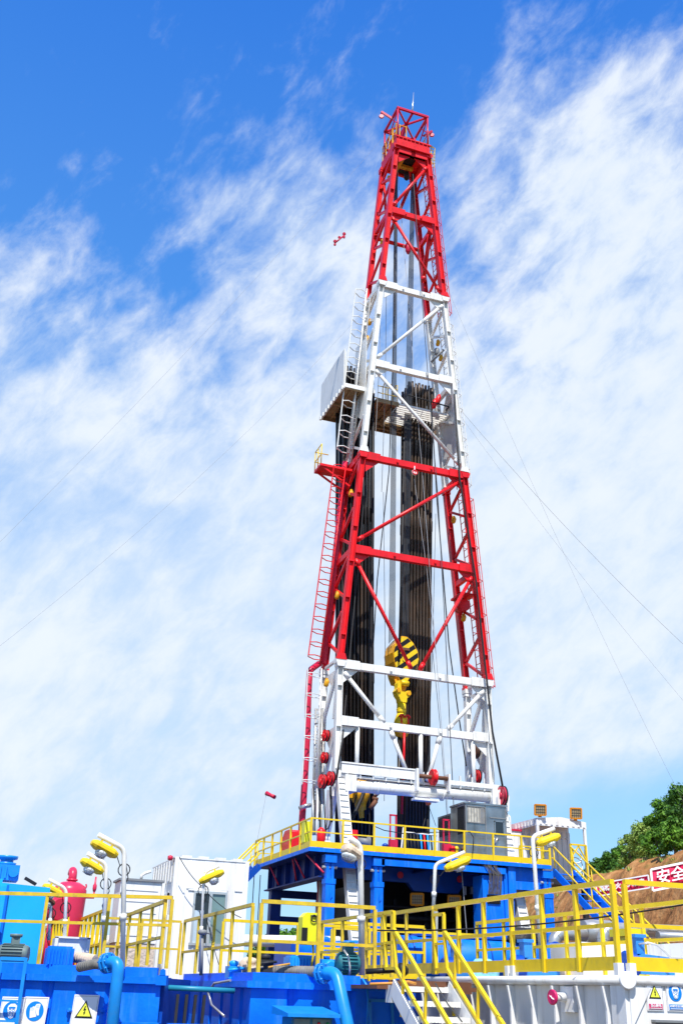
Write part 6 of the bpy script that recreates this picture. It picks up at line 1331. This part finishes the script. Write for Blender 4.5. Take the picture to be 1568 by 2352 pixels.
for (f, t0, l0, t1_, l1, topy) in ((SL, (904,2135), (909,2224), (1031,2352), (979,2352), 2090), (SR, (1019,2138), (1026,2226), (1154,2352), (1102,2352), 2090)):
    a, c, d, e_ = f(*t0), f(*l0), f(*t1_), f(*l1); d = a+(d-a)*1.6; e_ = c+(e_-c)*1.6
    b = MB(); b.bar(a, d, .055, .055, up=X); b.bar(c, e_, .05, .05, up=X)
    b.bar(a, a+Vector((0,.0,.27)), .05, .05); b.bar(a, c, .05, .05, up=X); bk = Vector((0,.42,.0))
    ta_ = a+Vector((0,0,.27)); b.bar(ta_, ta_+bk, .05, .05); b.bar(ta_+bk, c+bk, .05, .05); b.bar(c, c+bk, .045, .045); b.bar((a+c)/2+Vector((0,0,.1)), (a+c)/2+bk+Vector((0,0,.1)), .04, .04)
    for t in (.22, .62, 1.05):
        p = a+(d-a)*t/1.6; q_ = p+Vector((0,.12,-1.0)); b.bar(p, q_, .04, .04, up=X)
    b.build('handrail', YEL, st)
rope([az_(15, 680, 790, 'Y', 16.7), az_(15, 800, 990, 'Y', 16.0), az_(15, 930, 1150, 'Y', 15.7)], .012, 'thin grey wire hanging over the white stairs', ROPE)
# equipment on the white tank
lb_ = mat('motor_blue', (.03,.22,.62), .4, var=.08, dirt=.2)
def agitator(lab, p, s, flip=1):
    rt = T('agitator', lab, 'agitator', tuple(p)); p = Vector(p)
    b = MB(); b.prism([(0,0),(.75*s,0),(.75*s,.20*s),(.68*s,.30*s),(.1*s,.34*s),(0,.3*s)], p-Y*.15, X, Zv, -.3*s)
    for i in range(5): b.lathe([(.016,0),(.016,.015)], p+Vector((.1+i*.14, -.15, .18*s)), (0,-1,0), 8)
    b.build('gear_case', lb_, rt)
    b = MB(); b.box(p.x+.0, p.x+.18*s, p.y-.1, p.y+.1, p.z+.34*s, p.z+.62*s); b.box(p.x-.03, p.x+.21*s, p.y-.13, p.y+.13, p.z+.62*s, p.z+.68*s); b.build('motor_head', lb_, rt)
    b = MB(); c = p+Vector((-.14*s, -.05, .15*s)); b.lathe([(.20*s,-.12*s),(.22*s,-.09*s),(.22*s,.09*s),(.18*s,.13*s)], c, X, 20)
    for i in range(8): b.lathe([(.21*s,-.006),(.24*s,0),(.21*s,.006)], c+X*(-.08+i*.022)*s, X, 18)
    b.build('fan_motor', BLUED, rt)
p = az_(16, 1100, 590, 'Y', 14.9); agitator('blue agitator gearbox on the white tank right of the corner post', (p.x, 14.9, .42), .85)
p = az_(16, 45, 610, 'Y', 19.5); agitator('blue agitator gearbox beside the tall white lamp pole on the white tank', (p.x, 19.5, .42), 1.0)
p = az_(7, 100, 1130, 'Y', 22); agitator('blue agitator gearbox between the stair handrail and the pale blue tarp', (p.x, 22, .42), 1.0)
hose([az_(16, 1145, 432, 'Y', 14.8), az_(16, 1240, 418, 'Y', 14.7), az_(16, 1320, 440, 'Y', 14.7), az_(16, 1390, 500, 'Y', 14.6), az_(16, 1450, 565, 'Y', 14.6), az_(16, 1568, 572, 'Y', 14.5)], .016, 'silver flexible conduit arching from the blue agitator', ALU, 8, False)
boxobj('white_equipment_box', 'pale grey box with a dark seam behind the yellow corner rail', 'box', 12.15, 13.4, 19.0, 20.2, .34, 1.08, WGREY, lambda b: b.box(12.13, 13.42, 18.98, 18.999, .66, .69))
boxobj('white_equipment_box', 'bright white stepped box behind the silver conduit at the right edge', 'box', 13.2, 15.5, 17.2, 18.4, .34, 1.05, WHITE2, lambda b: b.box(14.1, 15.6, 17.25, 18.3, 1.051, 1.25))
def bundle(name, lab, cat, c, sx, sy, sz, m, seed):
    rg = random.Random(seed); b = MB(); n, k = 18, 8; vs = []
    for j in range(k+1):
        t = j/k; rr = (1-t**2.2)**.5 if t < 1 else 0
        for i in range(n):
            a = 6.2832*i/n; q = 1+.16*noise.noise(Vector((math.cos(a)*1.8+seed, math.sin(a)*1.8, t*2.5))); f = (.80+.2*(1-t)) if t < .75 else rr*1.05
            vs.append(Vector((c[0]+math.cos(a)*sx*q*f, c[1]+math.sin(a)*sy*q*f, c[2]+sz*min(1, t*1.12)*(1+.08*noise.noise(Vector((a*2, t*3, seed)))))))
    b.add(vs, [(j*n+i, j*n+(i+1)%n, (j+1)*n+(i+1)%n, (j+1)*n+i) for j in range(k) for i in range(n)]+[tuple(range(n))[::-1], tuple(k*n+i for i in range(n))], True)
    return tag(b.build(name, m), lab, cat)
p = az_(16, 390, 600, 'Y', 19.6); bundle('covered_motor', 'beige cloth cover tied over a motor by the white lamp pole', 'cloth cover', (p.x, 19.6, .40), .27, .25, .33, BEIGE, 3)
p = az_(15, 1130, 620, 'Y', 20.5); bundle('tarp_cover', 'pale blue tarp draped over a motor behind the yellow railing', 'tarp', (p.x, 20.5, .36), .33, .28, .38, CYAN, 5)
p = az_(17, 1180, 1000, 'Y', 25); bundle('tarp_cover', 'black tarp heap at the foot of the right rung ladder leg', 'tarp', (p.x, 25, 1.36), .48, .3, .32, BTARP, 9)
p = az_(14, 345, 250, 'Y', 21); bundle('cloth_heap', 'beige cloth heap at the left corner of the middle blue tank', 'cloth cover', (p.x, 21, .28), .22, .2, .32, BEIGE, 13)
# big blue drums behind
bt_ = T('blue_tank_drum', 'long deep blue cylinder lying behind the yellow railings in front of the substructure', 'tank', (13, 25, .2))
b = MB(); b.tube([(10.9, 25.2, .85), (15.6, 25.2, .85)], .52, 24); b.build('shell', BLUE, bt_)
b = MB(); 
for x in (11.1, 13.2, 15.3): b.box(x-.1, x+.1, 24.9, 25.5, GZ, .4); b.lathe([(.53,-.02),(.56,0),(.53,.02)], (x, 25.2, .85), X, 24)
b.box(11.3, 15.0, 25.0, 25.4, 1.365, 1.42); b.build('saddle', BLUED, bt_)
sk = T('blue_pump_skid', 'blue pump skid with round drums glimpsed behind the middle blue tank', 'pump skid', (10, 28, GZ))
b = MB(); b.box(8.8, 13.5, 28.2, 30, GZ, .55); b.box(9.0, 10.4, 28.0, 29.5, .55, 1.25); b.box(11.0, 12.2, 28.1, 29.5, .55, 1.1); b.build('frame', BLUED, sk)
for x, r in ((9.6, .42), (10.5, .36), (12.6, .5)):
    b = MB(); b.lathe([(r*.8,-.5),(r,-.45),(r,.45),(r*.8,.5)], (x, 27.8, .95), (0.25,-1,0), 22); b.lathe([(r*.3,.5),(r*.3,.6)], (x, 27.8, .95), (0.25,-1,0), 14); b.build('drum', BLUE, sk)
# silver ducts in front of the hill
def duct(lab, pts, r):
    out = []; pts = [Vector(p) for p in pts]
    out.append(pts[0])
    for i in range(1, len(pts)-1):
        a, c, d = pts[i-1], pts[i], pts[i+1]; k = min(.45, (c-a).length*.45, (d-c).length*.45); p = c+(a-c).normalized()*k; q = c+(d-c).normalized()*k
        for j in range(7): t = j/6; out.append(p*(1-t)**2+c*2*t*(1-t)+q*t*t)
    out.append(pts[-1]); b = MB(); b.tube(out, r, 16)
    for i in range(2, len(out)-2, 2): b.lathe([(r,-.015),(r*1.05,0),(r,.015)], out[i], out[i+1]-out[i-1], 16)
    return tag(b.build('duct', GALV), lab, 'duct')
d1 = az_(16, 335, 480, 'Y', 30); d2 = az_(16, 335, 325, 'Y', 30); d3 = az_(16, 640, 345, 'Y', 30)
duct('silver duct elbow rising left of the yellow posts in front of the dirt hill', [Vector((d1.x, 30, -1.85)), (d2.x, 30, d2.z), (d3.x, 30, d3.z-.0)], .19)
d1 = az_(16, 800, 400, 'Y', 29.3); d2 = az_(16, 800, 285, 'Y', 29.3); d3 = az_(16, 1568, 330, 'Y', 29.3)
duct('silver duct with dark elbow in the middle of the dirt slope', [(d1.x, 29.3, .9), (d2.x, 29.3, d2.z), (d3.x+2, 29.3, d2.z+.05)], .20)
b = MB(); p0 = az_(16, 640, 370, 'Y', 30.2); p1 = az_(16, 900, 290, 'Y', 30.2); b.tube([(p0.x, 30.4, (p0.z+p1.z)/2), (p1.x, 30.4, (p0.z+p1.z)/2)], .42, 18); b.box(p0.x+.2, p1.x-.2, 30.1, 30.7, GZ, p0.z); tag(b.build('silver_drum', GALV), 'short fat silver drum between the two duct elbows', 'drum')
b = MB(); p0 = az_(16, 1190, 335, 'Y', 28.6); p1 = az_(16, 1568, 300, 'Y', 28.6); b.tube([(p0.x, 28.6, p0.z-.1), (p0.x+.0, 28.6, p1.z), (p1.x+2, 28.6, p1.z)], .17, 14); b.tube([(p0.x+.3, 28.3, p0.z-.05), (p0.x+4, 28.3, p0.z-.0)], .13, 12); b.box(p0.x+3, p0.x+3.3, 28.4, 28.7, GZ, p0.z); tag(b.build('duct', GALV), 'pair of silver pipes leaving the picture at right above the white boxes', 'duct')
yh = T('yellow_hood', 'bright yellow sloping hood in front of the silver ducts', 'hood', (15, 22, .4))
p0 = az_(16, 1065, 350, 'Y', 21.0); p1 = az_(16, 1245, 350, 'Y', 21.0); zt = az_(16, 1150, 285, 'Y', 21.0).z
b = MB(); b.prism([(p0.x, p0.z), (p1.x, p0.z), (p1.x-.18, zt), (p0.x, zt)], (0, 21.0, 0), X, Zv, -.8); b.box(p0.x+.1, p1.x-.1, 21.1, 21.7, GZ, p0.z-.001); b.build('cover', mat('bright_yellow', (.85,.70,.01), .35), yh)
# wires crossing in front of the right railing
rope(sag(at(866, 2137, 'Y', 16.0), at(1568, 2078, 'Y', 12.6), .10, 12), .012, 'thin black cable crossing the yellow railings of the white tank', BLACK, cat='cable', name='cable')
b = MB(); c0 = az_(15, 687, 120, 'Y', 18.6); c1 = az_(15, 682, 400, 'Y', 18.6); b.bar(c0, c1, .06, .06); tag(b.build('gate_post', ALU), 'short bare metal gate post at the stair head', 'post')
for (a, c, l) in (((13,800,160),(13,1010,440),'thin wire from the cabin roof corner across its window'),((13,1070,510),(13,1400,750),'thin black cable crossing the cabin wall'),((13,1060,740),(13,1215,1300),'thin cable hanging down the front of the white cabin')):
    rope(sag(az_(*a, 'Y', 26.6), az_(*c, 'Y', 26.6), .06, 8), .010, l, BLACK, cat='cable', name='cable')
b = MB(); b.tube([(7.0, 33, 1.35), (12.2, 33, 1.5)], .17, 12); tag(b.build('white_pipe', WHITE), 'white horizontal pipe passing behind the lime yellow canister', 'pipe')

# hoses and lines by the left mast foot
for k, (x0_, x1_, r_, m_, lab) in enumerate(((232, 250, .045, GALV, 'pale pipe line nearest the left ladder foot'), (262, 268, .03, BLACK, 'black line second from the left at the mast foot'), (318, 300, .05, WHITE, 'white pipe line behind the lower pulleys'), (352, 350, .035, BLACK, 'black hose right of the white pipe line at the mast foot'), (388, 372, .045, GALV, 'grey hose dropping to the red cylinder'), (520, 540, .05, BLACK, 'black hose hanging below the right lower pulley'))):
    hose([az_(21, x0_, 1330 if k != 5 else 1300, 'Y', 39.6), az_(21, (x0_+x1_)/2+6, 1650, 'Y', 39.4), az_(21, x1_, 2060 if k != 5 else 1850, 'Y', 39.0)], r_, lab, m_, 8, False)
hose([az_(21, 415, 1340, 'Y', 39.0), az_(21, 430, 1700, 'Y', 38.9), az_(21, 440, 1980, 'Y', 38.7), az_(21, 480, 1960, 'Y', 38.6), az_(21, 520, 1880, 'Y', 38.6), az_(21, 535, 1500, 'Y', 38.8)], .028, 'black hose looping under the two lower pulleys', BLACK, 8, False)
hose([az_(9, 0, 480, 'Y', 37.4), az_(9, 120, 530, 'Y', 37.3), az_(9, 300, 560, 'Y', 37.3), az_(9, 700, 545, 'Y', 37.3), az_(9, 950, 545, 'Y', 37.0), az_(9, 985, 600, 'Y', 36.95), az_(9, 975, 760, 'Y', 36.95)], .018, 'black cable draped along the drill floor railing', BLACK, 6, False)
